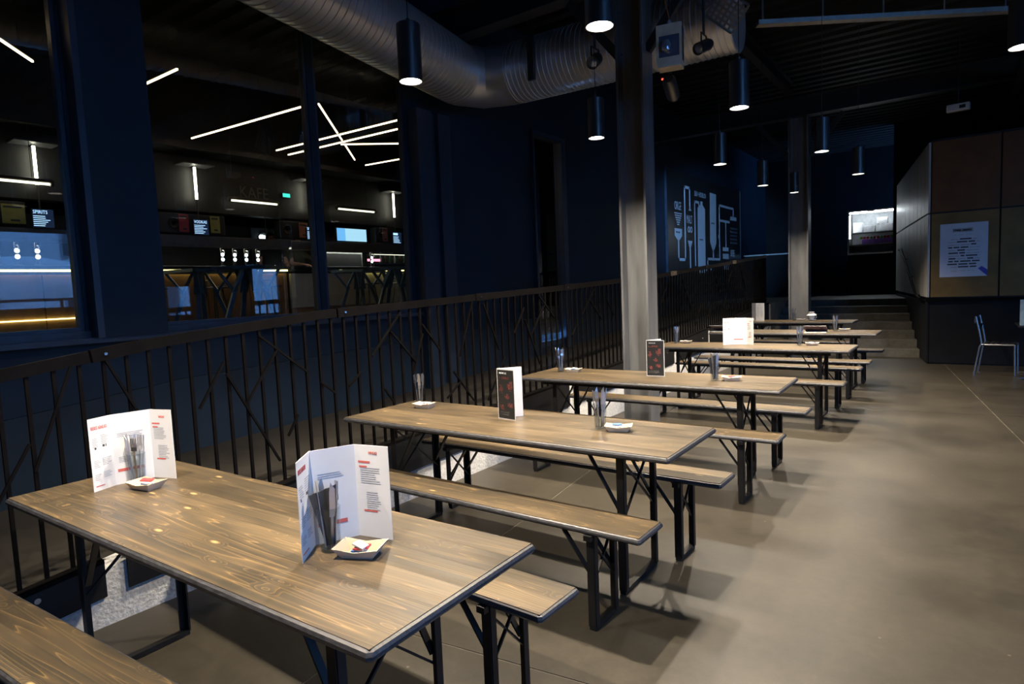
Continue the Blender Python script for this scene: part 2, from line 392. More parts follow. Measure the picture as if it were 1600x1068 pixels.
floor = MB().box(-3.38, FX, -4, 12.9, -.2, -.003).build('floor', 'joint_filler'); struct(floor, 'brown grey polished concrete floor with pale joints')
SK = .126                       # the joint grid runs a few degrees askew to the tables
def slab_corner(i, j):
    xb = [None, -2.60, .71, 3.9, None][i]; yc = [None, 2.0, 8.1, None][j]
    if xb is None and yc is None: return ((-3.38, FX)[i > 0], (-4, 12.9)[j > 0])
    if xb is None: x = (-3.38, FX)[i > 0]; return (x, yc+SK*(x+1.5))
    if yc is None: y = (-4, 12.9)[j > 0]; return (max(-3.37, xb-SK*(y-5)), y)
    y = (yc+SK*(xb+SK*5+1.5))/(1+SK*SK); return (xb-SK*(y-5), y)
for i in range(4):
    for j in range(3):
        g_ = .004; cs_ = []
        for (a, b2) in ((0, 0), (1, 0), (1, 1), (0, 1)):
            x, y = slab_corner(i+a, j+b2)
            if 0 < i+a < 4: x += -g_ if a else g_
            if 0 < j+b2 < 3: y += -g_ if b2 else g_
            cs_.append((x, y))
        MB().prism(cs_, -.003, 0, 'XY').build('concrete_slab', 'floor_concrete', floor)
MB().box(-3.38, -.45, 12.9, 13.6, -.003, 0).build('concrete_slab', 'floor_concrete', floor)

# ramp and its white kerb
yy = [-4, -2.5, -.5, .9, 1.56, 2.6, 5.7, 8.2, 11, 14.2]
mb = MB(); poly = [(y, ramp_z(y)) for y in yy]+[(14.2, -.2), (-4, -.2)]
mb.prism(poly, WX-.1, -3.52); struct(mb.build('ramp', 'ramp_concrete'), 'sloping concrete ramp along the dark window wall')
mb = MB(); poly = [(y, max(.14, rail_z(y)-1.06)) for y in yy]+[(14.2, -.2), (-4, -.2)]
mb.prism(poly, -3.52, -3.372); struct(mb.build('ramp_kerb', 'kerb_white'), 'rough white concrete kerb below the railing')

# left wall with window openings
wins = [(-2.2, 1.96), (2.50, 4.115), (4.195, 5.45)]
SILL, HEAD = 1.37, 4.45
mb = MB()
X0, X1 = WX-.10, WX
mb.box(X0, X1, -4, 5.7, -.1, SILL); mb.box(X0, X1, -4, 5.7, HEAD, CEIL)
for a, b2 in ((-4, -2.2), (1.96, 2.50), (4.115, 4.195), (5.45, 5.7)): mb.box(X0, X1, a, b2, SILL, HEAD)
mb.box(X0, X1, 5.7, 8.15, -.1, CEIL); mb.box(X0, X1, 8.15, 9.0, 3.88, CEIL); mb.box(X0, X1, 8.15, 9.0, -.1, .62); mb.box(X0, X1, 9.0, 22.2, -.1, CEIL)
wall_left = struct(mb.build('wall_left', 'navy_wall'), 'dark navy painted wall with interior windows')
mb = MB(); poly = [(y, ramp_z(y)+(.62 if y < 3 else .60)) for y in (-4, -.5, .9, 2.6, 5.7, 8.1)]+[(8.1, 0), (-4, 0)]
mb.prism(poly, WX, WX+.035); struct(mb.build('trim_1', 'navy_plinth'), 'dark blue plinth band along the window wall')
mb = MB(); mb.box(WX, WX+.11, -4, 5.6, SILL-.09, SILL-.05); mb.box(WX, WX+.03, -4, 5.6, SILL-.05, SILL)
struct(mb.build('trim_2', 'frame_navy'), 'navy ledge under the interior windows')
# pier between first and second window, proud of the wall
mb = MB(); mb.box(WX, WX+.14, 2.03, 2.50, SILL-.05, CEIL); struct(mb.build('trim_3', 'navy_wall'), 'broad dark navy pier between two windows')
mb = MB(); mb.box(WX+.0, WX+.16, 1.985, 2.03, SILL-.05, CEIL); struct(mb.build('trim_4', 'frame_navy'), 'thin blue steel edge strip of the pier')
# steel post right of third window
mb = MB(); mb.box(WX, WX+.16, 5.50, 5.75, 0.2, 3.7); mb.box(WX, WX+.10, 5.75, 5.86, .2, 3.7); mb.box(WX, WX+.16, 5.86, 6.08, .2, 3.7)
struct(mb.build('trim_5', 'frame_navy'), 'navy steel post in the window wall')
for k, (a, b2) in enumerate(wins):
    fr = MB(); t_ = .03
    fr.box(X0+.02, X1-.01, a, a+t_, SILL, HEAD); fr.box(X0+.02, X1-.01, b2-t_, b2, SILL, HEAD)
    fr.box(X0+.02, X1-.01, a+t_, b2-t_, SILL, SILL+t_); fr.box(X0+.02, X1-.01, a+t_, b2-t_, HEAD-t_, HEAD)
    wn = struct(fr.build('window_%d' % (k+1), 'frame_navy'), ['dark framed window on the far left onto the bar', 'wide dark framed window onto the bar', 'narrower dark framed window beside the mullion'][k])
    MB().box(X0+.055, X0+.063, a+t_, b2-t_, SILL+t_, HEAD-t_).build('pane', 'window_glass', wn)
fr = MB()
fr.box(X0, X1+.05, 8.10, 8.15, .55, 3.93); fr.box(X0, X1+.05, 8.93, 9.06, .55, 3.93); fr.box(X0, X1+.05, 8.15, 8.93, 3.86, 3.93); fr.box(X0+.02, X1-.01, 8.15, 8.93, .62, .70)
d1 = struct(fr.build('door_1', 'frame_navy'), 'tall narrow glazed opening in the navy wall')
MB().box(X0+.055, X0+.063, 8.15, 8.93, .70, 3.86).build('pane', 'window_glass', d1)

# right-hand facade (daylight side)
mb = MB(); A, B = FX, FX+.22
mb.box(A, B, -4, 3.2, 5.05, CEIL+.1); mb.box(A, B, -4, 3.2, -.1, 1.2); mb.box(A, B, -4, -2.6, 1.2, 5.05); mb.box(A, B, 1.2, 3.2, 1.2, 5.05); mb.box(A, B, 3.2, 3.7, -.1, CEIL+.1)
mb.box(A, B, 3.7, 22.2, 3.35, CEIL+.1); mb.box(A, B, 3.7, 7.3, -.1, 1.5)
mb.box(A, B, 7.3, 8.3, -.1, 3.35); mb.box(A, B, 8.3, 9.05, -.1, 1.15); mb.box(A, B, 8.3, 9.05, 2.05, 3.35); mb.box(A, B, 9.05, 10.8, -.1, 3.35)
mb.box(A, B, 10.8, 11.85, 2.55, 3.35); mb.box(A, B, 11.85, 22.2, -.1, 3.35)
struct(mb.build('wall_right', 'black_wall'), 'dark facade wall with daylight windows')
k = 4
for (a, b2, z0, z1) in ((-2.6, -.7, 1.2, 5.05), (-.7, 1.2, 1.2, 5.05), (3.7, 7.3, 1.5, 3.35), (8.3, 9.05, 1.15, 2.05)):
    fr = MB(); t_ = .06
    fr.box(A+.06, B-.06, a, a+t_, z0, z1); fr.box(A+.06, B-.06, b2-t_, b2, z0, z1); fr.box(A+.06, B-.06, a+t_, b2-t_, z0, z0+t_); fr.box(A+.06, B-.06, a+t_, b2-t_, z1-t_, z1)
    wn = struct(fr.build('window_%d' % k, 'black_steel'), ['tall black framed street window nearest the front wall', 'tall black framed street window beside it', 'low wide street window', 'small square street window'][k-4]); k += 1
    MB().box(A+.10, A+.108, a+t_, b2-t_, z0+t_, z1-t_).build('pane', 'facade_glass', wn)
fr = MB(); fr.box(A+.04, B-.04, 10.8, 10.88, 0, 2.55); fr.box(A+.04, B-.04, 11.77, 11.85, 0, 2.55); fr.box(A+.04, B-.04, 10.88, 11.77, 2.47, 2.55); fr.box(A+.04, B-.04, 10.88, 11.77, 0, .12); fr.box(A+.06, B-.06, 10.88, 11.77, 1.05, 1.12)
d2 = struct(fr.build('door_2', 'black_steel'), 'glazed street door in the facade')
MB().box(A+.10, A+.108, 10.88, 11.77, .12, 2.47).build('pane', 'facade_glass', d2)
# wall behind the camera, back wall, bar shell
struct(MB().box(-14.2, FX+.22, -4.2, -4, -.2, CEIL).build('wall_front', 'black_wall'), 'black wall behind the viewer')
struct(MB().box(-5.4, FX+.2, 22.0, 22.2, -.2, CEIL).build('wall_back', 'black_wall'), 'black wall at the far end of the hall')
struct(MB().box(-14.2, -14, -4, 22.2, -.2, CEIL).build('wall_bar', 'black_wall'), 'black rear wall of the bar')
struct(MB().box(-14, WX-.1, 16, 16.2, -.2, CEIL).build('wall_bar_end', 'black_wall'), 'black end wall of the bar')
struct(MB().box(-14, WX-.1, -4, 16, PLAT-.2, PLAT).build('floor_bar', 'bar_floor'), 'brown floor of the bar room')
# ceiling: corrugated black deck with ribs across the hall
mb = MB(); n = 0; poly = []
y = -4.0
while y < 22.1:
    poly += [(y, CEIL), (y+.14, CEIL), (y+.17, CEIL+.07), (y+.29, CEIL+.07)]; y += .32
poly += [(22.2, CEIL+.3), (-4, CEIL+.3)]
# deck built as a strip (ribs run along X)
top = [(p[0], p[1]) for p in poly[:-2]]
vs = []; fs = []
for (a, z) in top: vs += [(-14.2, a, z), (FX+.22, a, z)]
for i in range(len(top)-1): fs.append((2*i, 2*i+1, 2*i+3, 2*i+2))
mb.add(vs, fs); mb.box(-14.2, FX+.22, -4.2, 22.2, CEIL+.12, CEIL+.2)
struct(mb.build('ceiling', 'ceiling_black'), 'black corrugated metal deck ceiling')
def ibeam(name, p, q, label, wdt=.2, h=.34):
    p = Vector(p); q = Vector(q); mb = MB()
    up = Vector((0, 0, 1))
    mb.bar(p, q, .02, h-.03); mb.bar(p+up*(h/2-.01), q+up*(h/2-.01), wdt, .02); mb.bar(p-up*(h/2-.01), q-up*(h/2-.01), wdt, .02)
    return tag(mb.build(name, 'beam_black'), label, 'beam')
CX = -2.63
ibeam('roof_beam', (WX, 5.85, 4.62), (FX, 5.85, 4.62), 'black steel roof beam resting on the near column')
ibeam('roof_beam', (WX, 12.7, 4.62), (FX, 12.7, 4.62), 'black steel roof beam resting on the far column')
ibeam('roof_beam', (WX, -1.0, 4.62), (FX, -1.0, 4.62), 'black steel roof beam above the viewer')
ibeam('roof_beam', (CX, 6.0, 4.95), (CX, 12.6, 4.95), 'black steel purlin running between the two columns', .12, .22)
ibeam('roof_beam', (.9, 6.0, 4.9), (.2, 21.8, 3.75), 'slanting dark beam running down towards the stairs', .1, .2)

# brown panelled block on the right: core, panels
WY = 12.66
mb = MB(); mb.prism([(-.49+.03, WY+.03), (FX, WY+.03), (FX, 18.9), (-1.36, 18.9), (-1.36+.03, 18.5)], 0, 3.70, 'XY')
core = struct(mb.build('wall_panelled', 'panel_core'), 'panelled block wall with a poster and dark base')
core['label'] = 'panelled block wall with a poster and dark base'
pan_x = [-.49, .445, 1.9, 3.4, 4.9, 6.5]
for i in range(5):
    g_ = .012
    MB().box(pan_x[i]+(g_ if i else .03), pan_x[i+1]-g_, WY, WY+.028, 1.12, 2.49).build('panel', 'panel_ochre', core)
    MB().box(pan_x[i]+(g_ if i else .03), pan_x[i+1]-g_, WY, WY+.028, 2.52, 3.66).build('panel', 'panel_brown', core)
MB().box(-.53, FX, WY-.035, WY+.03, 1.05, 1.10).build('cap_rail', 'rail_black', core)
MB().box(-.47, FX, WY+.0, WY+.028, .02, 1.05).build('base_panel', 'black_wall', core)
# side face along the stairs: pale panels
P0 = Vector((-.49, WY, 0)); P1 = Vector((-1.36, 18.2, 0)); dv = (P1-P0).normalized(); nv = Vector((-dv.y, dv.x, 0))
Ls = (P1-P0).length
edges = [0, .45, .95, 1.5, 2.1, 2.8, 3.6, 4.5, Ls]
for i in range(8):
    for (z0, z1) in ((1.12, 2.49), (2.52, 3.66)):
        a = P0+dv*(edges[i]+.008); b2 = P0+dv*(edges[i+1]-.008)
        MB().bar((a.x, a.y, (z0+z1)/2), (b2.x, b2.y, (z0+z1)/2), .03, z1-z0).build('panel', 'panel_white', core)
a = P0+dv*.0; b2 = P1
MB().bar((a.x, a.y, .53), (b2.x, b2.y, .53), .026, 1.04).build('base_panel', 'black_wall', core)
# wall beyond, between block and back wall
struct(MB().box(-1.5, FX, 18.9, 19.1, 0, CEIL).build('wall_far', 'black_wall'), 'black wall beyond the panelled block')

# stairs and platform
nst = 7; ris = PLAT/nst; y0s = 13.5; trd = .40
st_x0 = -2.75
for i in range(nst):
    ya = y0s+i*trd
    xr = P0.x+(ya-P0.y)*dv.x/dv.y
    mb = MB(); mb.box(-3.5, xr-.02, ya, ya+trd+.02 if i < nst-1 else 22.0, -.05 if i == 0 else i*ris-.03, (i+1)*ris)
    if i == 0: stair = struct(mb.build('stair', 'stair_concrete'), 'wide concrete stair rising to the platform')
    else: mb.build('step', 'stair_concrete', stair)
mb = MB(); mb.box(WX, -3.4, 14.2, 22, -.1, PLAT); struct(mb.build('floor_platform', 'stair_concrete'), 'raised platform at the end of the ramp')

# columns
def column(x0, x1, ya, yb, label):
    mb = MB(); ft = .022; ym = (ya+yb)/2
    mb.box(x0, x0+ft, ya, yb, 0, 4.45); mb.box(x1-ft, x1, ya, yb, 0, 4.45); mb.box(x0+ft, x1-ft, ym-.008, ym+.008, 0, 4.45)
    c = thing('steel_column', label, 'column')
    mb.build('shaft', 'column_paint', c)
    MB().box(x0-.05, x1+.05, ya-.05, yb+.05, 0.0, .02).build('base_plate', 'column_paint', c)
    MB().bar((x1, ym, 3.75), (x1+.55, ym, 4.42), .06, .08).build('brace', 'beam_black', c)
    MB().bar((x0, ym, 3.75), (x0-.55, ym, 4.42), .06, .08).build('brace', 'beam_black', c)
    return c
column(-2.765, -2.485, 5.72, 5.95, 'tall grey blue steel H column standing behind the third table')
column(-2.67, -2.33, 12.60, 12.86, 'far grey steel column standing behind the last table')

# ------------------------------------------------------------------ railing along the ramp
RX = -3.42
BAL_H = 1.02
bal_me = MB().box(-.008, .008, -.008, .008, 0, BAL_H).mesh('baluster', 'rail_black')
braces = [(1.17, 1.28, 0.99, 0.82), (1.32, 1.29, 1.44, 1.02), (1.92, 1.21, 1.76, 0.97), (1.93, 1.14, 2.23, 0.56), (2.26, 1.24, 2.04, 0.95), (2.15, 1.34, 2.47, 1.08), (2.57, 1.0, 2.68, 0.91), (2.38, 0.82, 2.3, 0.7), (3.31, 1.41, 3.02, 1.12), (3.21, 1.28, 3.45, 1.03), (3.54, 1.24, 3.42, 0.94), (3.54, 1.31, 3.74, 1.08), (2.91, 1.02, 2.8, 0.94), (4.16, 1.46, 3.97, 1.01), (4.31, 1.44, 4.52, 1.01), (3.88, 0.9, 4.13, 0.61), (3.96, 0.8, 3.79, 0.69), (4.61, 0.94, 4.32, 0.58), (3.12, 0.87, 3.2, 0.76), (4.94, 1.37, 4.76, 1.14), (5.2, 1.48, 5.47, 1.25), (5.3, 1.38, 5.04, 1.1), (4.94, 1.26, 5.18, 0.8), (6.36, 1.52, 6.06, 1.24), (6.24, 1.4, 6.52, 1.16), (6.63, 1.42, 6.82, 1.19), (5.94, 1.14, 5.82, 1.03), (5.39, 0.95, 5.31, 0.84), (8.52, 1.54, 8.25, 1.24), (11.56, 1.72, 11.32, 1.47), (13.15, 1.96, 12.58, 1.42), (11.21, 1.27, 11.05, 1.07), (0.98, .95, .72, .5), (5.66, 0.93, 5.41, 0.7), (10.4, 1.11, 10.24, 0.96),
          (.5, 1.2, .2, .8), (.1, 1.1, .4, .6), (7.4, 1.5, 7.7, 1.1), (7.9, 1.0, 8.2, 1.4), (9.1, 1.6, 9.5, 1.1), (9.9, 1.2, 9.6, .8), (10.6, 1.7, 10.9, 1.3), (12.1, 1.8, 12.4, 1.4), (13.4, 1.5, 13.8, 1.9)]
SEC = 1.48; y0r = -1.70
names_sec = ['nearest the viewer at the left edge', 'beside the first table', 'behind the left end of the first table', 'beside the second table', 'beside the third table', 'left of the steel column', 'hidden behind the steel column', 'just right of the steel column', 'behind the fourth table', 'behind the fifth table', 'at the top of the ramp']
secs = [-1.70+SEC*i for i in range(12)]
secs[-1] = 14.05
for i in range(11):
    ya, yb = secs[i], secs[i+1]
    rt = thing('railing_section', 'black steel railing section '+names_sec[i], 'railing', (RX, ya, 0), 0, 'railing sections along the ramp')
    pts = [ya+.01]+[y for (y, _) in RAIL if ya+.05 < y < yb-.05]+[yb-.01]
    mb = MB()
    for a, b2 in zip(pts, pts[1:]):
        mb.bar((0, a-ya, rail_z(a)-.028), (0, b2-ya, rail_z(b2)-.028), .03, .056)
    mb.build('top_rail', 'rail_black', rt)
    mb = MB(); pa, pb = ya+.05, yb-.05
    zt = lambda y: rail_z(y)-1.0
    zb = lambda y: min(.11+.033*y, zt(y)-.18)
    mb.prism([(pa-ya, max(.01, zb(pa))), (pb-ya, max(.01, zb(pb))), (pb-ya, zt(pb)), (pa-ya, zt(pa))], .052, .064)
    mb.build('base_plate', 'black_steel', rt)
    mb = MB(); mb.bar((.03, pa-ya, zt(pa)-.01), (.03, pb-ya, zt(pb)-.01), .07, .02); mb.build('bottom_rail', 'rail_black', rt)
    mb = MB()
    for yq in (.25, 1.15):
        yv = ya+yq; mb.lathe([(0, .064), (.014, .064), (.014, .074), (0, .074)], 8, (0, yq, (zb(yv)+zt(yv))/2+.04), 'X')
    mb.build('bolt', 'bolt_steel', rt)
    nb = 14
    for k in range(nb):
        yv = (k+.5)*(yb-ya)/nb
        obj('baluster', bal_me, rt, (0, yv, rail_z(ya+yv)-.05-BAL_H+.03))
    for (p, pz, q, qz) in braces:
        if ya <= (p+q)/2 < yb:
            MB().bar((.014, p-ya, min(pz, rail_z(p)-.05)), (.014, q-ya, max(qz, rail_z(q)-1.0)), .012, .014, (1, 0, 0)).build('brace', 'rail_black', rt)
    sl = MB(); a, b2 = .0, .22
    sl.bar((0, a, rail_z(ya+a)-.028), (0, b2, rail_z(ya+b2)-.028), .036, .062); sp = sl.build('splice_sleeve', 'rail_black', rt)
    if i in (7, 9): sp.data.materials[0] = MATS['splice_steel']
    MB().lathe([(0, .015), (.008, .015), (.008, .024), (0, .024)], 8, (0, .06, rail_z(ya+.06)-.028), 'X').build('bolt', 'bolt_steel', rt)

# ------------------------------------------------------------------ beer tables and benches
TL, TW = 2.2, .69
def brace_set(parent, xleg, s, half, zt, bx, bz, legw):
    # s: +1 right leg pair, -1 left leg pair ; legs at y=+-half
    for yv in (-half, half):
        mb = MB()
        mb.box(xleg-legw/2, xleg+legw/2, yv-.004 if yv < 0 else yv-.004, yv+.004, .02, zt)          # L-profile leg
        mb.box(xleg+s*legw/2-.004, xleg+s*legw/2+.004, yv-(.0 if yv < 0 else legw*.8), yv+(legw*.8 if yv < 0 else 0), .02, zt)
        mb.build('leg', 'black_steel', parent)
    mb = MB(); mb.bar((xleg, -half, .014), (xleg, half, .014), legw*.9, .022); mb.build('foot_bar', 'black_steel', parent)
    mb = MB(); mb.bar((xleg, -half-.03, zt-.012), (xleg, half+.03, zt-.012), legw, .024); mb.build('top_bar', 'black_steel', parent)
    for yv in (-half+.02, half-.02):
        MB().bar((xleg, yv, bz), (xleg-s*bx, yv, zt-.01), .008, .024, (0, 1, 0)).build('strut', 'black_steel', parent)
    mb = MB(); zc = bz+.01
    mb.bar((xleg, -half, zc-.06), (xleg, half-.02, zt-.05), .008, .012, (1, 0, 0)); mb.bar((xleg, half, zc-.06), (xleg, -half+.02, zt-.05), .008, .012, (1, 0, 0))
    mb.build('cross_wire', 'black_steel', parent)
def make_table():
    t = obj('beer_table', None); t.empty_display_size = .1
    top = MB().cham(-TL/2, TL/2, -TW/2, TW/2, .742, .7695, .012).build('tabletop', 'wood_edge', t, smooth=False)
    npl = 6; wv = (TW-.024)/npl
    pm = MB().box(-TL/2+.012, TL/2-.012, -wv/2+.0001, wv/2-.0001, 0, .0035).mesh('plank', 'wood')
    for k in range(npl): obj('plank', pm, top, (0, -TW/2+.012+wv*(k+.5), .768))
    MB().box(-.9, .9, -.22, -.19, .70, .742).build('runner', 'black_steel', t); MB().box(-.9, .9, .19, .22, .70, .742).build('runner', 'black_steel', t)
    for s in (1, -1): brace_set(t, s*(TL/2-.31), s, .205, .742, .20, .40, .036)
    return t
def make_bench():
    t = obj('beer_bench', None); t.empty_display_size = .1; W = .25
    top = MB().cham(-TL/2, TL/2, -W/2, W/2, .452, .4795, .012).build('seat_board', 'wood_edge', t)
    wv = (W-.024)/2
    pm = MB().box(-TL/2+.012, TL/2-.012, -wv/2+.0001, wv/2-.0001, 0, .0035).mesh('plank', 'wood')
    for k in range(2): obj('plank', pm, top, (0, -W/2+.012+wv*(k+.5), .478))
    MB().box(-.85, .85, -.015, .015, .425, .452).build('runner', 'black_steel', t)
    for s in (1, -1): brace_set(t, s*(TL/2-.25), s, .108, .452, .15, .24, .036)
    return t
def place(o, xr, yn, W, a):   # right-near corner, width, rotation
    a = R(a); ux = Vector((math.cos(a), math.sin(a))); vy = Vector((-math.sin(a), math.cos(a)))
    c = Vector((xr, yn))-ux*TL/2+vy*W/2
    o.location = (c.x, c.y, 0); o.rotation_euler = (0, 0, a)
tables = [(-1.049, .868, 1.1, 'closest to the viewer, two white menus on it'), (-1.059, 2.626, .6, 'second from the viewer, with a black menu card'),
          (-1.027, 4.568, 1.4, 'third from the viewer, just before the steel column'), (-.948, 7.25, -.2, 'fourth from the viewer, with an upright white menu'),
          (-.917, 9.36, -.3, 'fifth from the viewer, with menus lying on it'), (-1.482, 11.70, -.3, 'sixth and farthest, just before the stairs')]
proto = make_table()
for i, (xr, yn, a, s) in enumerate(tables):
    o = proto if i == 0 else copy_tree(proto)
    place(o, xr, yn, TW, a)
    if i == 5: o.scale.x = .835; o.location.x += .18
    tag(o, 'brown wooden beer table, '+s, 'table', 'beer tables in a row')
benches = [(-1.1, .596, 3.1, 'cut off in the lower left corner'), (-1.109, 1.632, -1.6, 'behind the nearest table'), (-1.09, 2.369, -.6, 'in front of the second table'), (-1.025, 3.25, -.5, 'behind the second table'),
           (-.982, 4.325, .5, 'in front of the third table'), (-1.001, 5.33, .2, 'behind the third table, before the column'), (-.947, 6.875, .2, 'in front of the fourth table'), (-.942, 8.05, -.3, 'behind the fourth table'),
           (-.919, 8.72, -.1, 'in front of the fifth table'), (-.907, 10.06, -.3, 'behind the fifth table'), (-1.45, 11.30, -.3, 'in front of the farthest table')]
protob = make_bench()
for i, (xr, yn, a, s) in enumerate(benches):
    o = protob if i == 0 else copy_tree(protob)
    place(o, xr, yn, .25, a)
    if i == 10: o.scale.x = .835; o.location.x += .18
    tag(o, 'narrow brown wooden beer bench, '+s, 'bench', 'beer benches beside the tables')

# ------------------------------------------------------------------ pendant lamps
def pendant(x, y, zb, label, power=1.0):
    t = thing('pendant_lamp', label, 'lamp', (x, y, zb), 0, 'black cylinder pendants')
    r = .07; h = .33
    MB().lathe([(r-.004, .001), (r, 0), (r, h-.006), (r-.006, h), (.0, h)], 28, cap=False).build('shade', 'lamp_black', t, smooth=True)
    MB().lathe([(r-.004, .002), (r-.010, .022), (r-.022, .045), (r-.036, .05)], 28, cap=False).build('reflector_ring', 'lamp_white', t, smooth=True)
    MB().lathe([(0, .020), (r-.013, .020), (r-.013, .023), (0, .023)], 24).build('bulb_disc', 'lamp_glow', t)
    MB().tube([(0, 0, h), (0, 0, CEIL-zb)], .003, 6).build('cable', 'cable', t)
    MB().lathe([(0, h), (.012, h), (.012, h+.03), (0, h+.03)], 10).build('cable_gland', 'lamp_black', t)
    l = bpy.data.lights.new('pendant_light', 'SPOT'); l.energy = LAMP_W*power; l.color = LAMP_COL
    l.spot_size = R(132); l.spot_blend = .9; l.shadow_soft_size = .022
    o = bpy.data.objects.new('pendant_light', l); col.objects.link(o); o.parent = t; o.location = (0, 0, -.004)
    return t
for (x, y, zb, s) in [(-2.685, 2.806, 2.8, 'hanging in front of the ventilation duct'), (-1.455, 2.85, 2.8, 'largest, cut off by the top edge left of the floodlight'),
                      (-2.566, 4.908, 2.8, 'hanging just left of the near column below the duct'), (-1.358, 4.843, 2.8, 'hanging right of the stage light, below the cable tray'),
                      (-2.173, 6.998, 2.8, 'hanging above the top of the brewing mural'), (-1.19, 7.124, 2.8, 'third in the right hand row, in front of the far column'),
                      (-2.236, 9.046, 2.8, 'hanging right of the mural'), (-1.10, 9.071, 2.8, 'farthest in the right hand row, left of the panelled block'),
                      (-2.34, 11.5, 2.96, 'smallest and farthest, in front of the far column'), (.249, 4.734, 2.8, 'cut off by the right edge of the picture'),
                      (-2.68, .78, 2.8, 'above the left half of the nearest table'), (-1.45, .80, 2.8, 'above the right half of the nearest table')]:
    pendant(x, y, zb, 'black cylinder pendant lamp, '+s, .35 if x > 0 else ((.5 if x < -2 else .75) if y < 1 else 1))

# ------------------------------------------------------------------ ventilation duct
def ribbed(path, r, pitch=.135, n=44):
    # path: list of points; returns dense (points, radii) with raised seams
    pts = []; rad = []
    P = [Vector(p) for p in path]; tot = sum((b2-a).length for a, b2 in zip(P, P[1:]))
    def at(s):
        for a, b2 in zip(P, P[1:]):
            l = (b2-a).length
            if s <= l+1e-9: return a+(b2-a)*(s/l)
            s -= l
        return P[-1]
    s = 0
    while s < tot-pitch:
        for ds, dr in ((0, 0), (pitch-.016, 0), (pitch-.012, .007), (pitch-.006, .007), (pitch-.002, 0)): pts.append(at(s+ds)); rad.append(r+dr)
        s += pitch
    pts.append(P[-1]); rad.append(r)
    return pts, rad
DR, DZ = .345, 4.15
duct = thing('ventilation_duct', 'large spiral seamed galvanised ventilation duct turning along the ceiling', 'duct', (0, 0, 0))
pts, rad = ribbed([(-3.06, -3.9, DZ), (-5.0, 6.05, DZ)], DR, .085); MB().tube(pts, rad, 48).build('duct_run', 'duct_metal', duct, smooth=True)
e = [(-4.99, 6.0, DZ), (-5.0, 6.06, DZ), (-4.86, 6.36, DZ), (-4.52, 6.49, DZ), (-4.42, 6.494, DZ)]
MB().tube(e, [DR+.004]*5, 48).build('elbow', 'duct_metal', duct, smooth=True)
pts, rad = ribbed([(-4.44, 6.494, DZ), (-1.86, 6.60, DZ)], DR, .06); MB().tube(pts, rad, 48).build('duct_run', 'duct_metal', duct, smooth=True)
for (x, y) in ((-4.0, 1.0), (-4.48, 3.4), (-4.0, 6.51), (-2.9, 6.56)):
    MB().tube([(x, y, DZ+DR), (x, y, CEIL)], .006, 6).build('hanger_rod', 'beam_black', duct)
MB().box(-4.03, -3.95, 6.10, 6.14, 3.88, CEIL).build('hanger_bar', 'beam_black', duct)
MB().lathe([(0, 0), (.03, 0), (.03, .012), (0, .012)], 8, (0, 0, 0)).build('sticker', 'paper', duct, loc=(-4.36, 2.75, DZ-DR-.012))

# ------------------------------------------------------------------ fixtures under the roof
fl = thing('floodlight', 'square cream floodlight with glass front hanging beside the column', 'floodlight', (-2.04, 5.25, 3.39), R(12))
MB().box(-.10, .10, .0, .12, 0, .02).build('housing', 'flood_cream', fl)
mb = MB(); mb.box(-.105, .105, -.012, .0, 0, .045); mb.box(-.105, .105, -.012, 0, .22, .31); mb.box(-.105, -.085, -.012, 0, .045, .22); mb.box(.085, .105, -.012, 0, .045, .22); mb.build('front_frame', 'flood_cream', fl)
MB().box(-.085, .085, -.004, .0, .045, .22).build('front_glass', 'lens_glass', fl)
MB().lathe([(.0, 0), (.035, .01), (.045, .05), (.03, .09), (0, .1)], 14, (-.02, -.03, .08)).build('lens_bulb', 'lens_pale', fl, smooth=True)
MB().box(-.1, .1, 0, .14, .02, .30).build('body', 'beam_black', fl)
MB().box(-.1, .1, -.01, .13, -.035, 0).build('lower_visor', 'flood_cream', fl)
MB().lathe([(0, .31), (.014, .31), (.014, .34), (0, .36)], 10, (0, .02, 0)).build('cable_gland', 'paper_grey', fl)
MB().tube([(0, .02, .36), (-.01, .02, .42), (-.03, .03, .50), (-.03, .05, 1.0)], .005, 6).build('cord', 'cord_orange', fl)
def spotlight(name, loc, rot, label, r=.06, ln=.24, led=False, up=.8):
    t = thing(name, label, 'stage light', loc)
    M = Matrix.Rotation(rot[2], 4, 'Z') @ Matrix.Rotation(rot[1], 4, 'Y')
    b = MB().lathe([(0, -ln*.5), (r*.7, -ln*.5), (r, -ln*.3), (r, ln*.5), (r*.85, ln*.5), (r*.8, ln*.42), (0, ln*.42)], 20, axis='X').xf(M).build('barrel', 'lamp_black', t, smooth=True)
    MB().lathe([(0, ln*.425), (r*.78, ln*.425), (r*.6, ln*.46), (0, ln*.48)], 16, axis='X').xf(M).build('lens', 'lens_pale', t, smooth=True)
    mb = MB(); mb.tube([(0, -r-.015, 0), (0, -r-.015, r+.05), (0, r+.015, r+.05), (0, r+.015, 0)], .008, 6); mb.build('yoke', 'lamp_black', t)
    MB().tube([(0, 0, r+.05), (0, 0, r+up)], .012, 8).build('stem', 'beam_black', t)
    if led: MB().lathe([(0, 0), (.012, 0), (.012, .01), (0, .014)], 8, (-.05, -.06, .06)).build('status_light', 'led_red', t)
    return t
spl = spotlight('stage_spotlight', (-2.16, 5.58, 3.29), (0, R(14), R(103)), 'dark blue stage spotlight with a red light under the floodlight', .06, .30, True, .9)
l = bpy.data.lights.new('mural_light', 'SPOT'); l.energy = 3200; l.color = (.26, .55, 1); l.spot_size = R(21); l.spot_blend = .6; l.shadow_soft_size = .05   # the stage spotlight trained on the mural
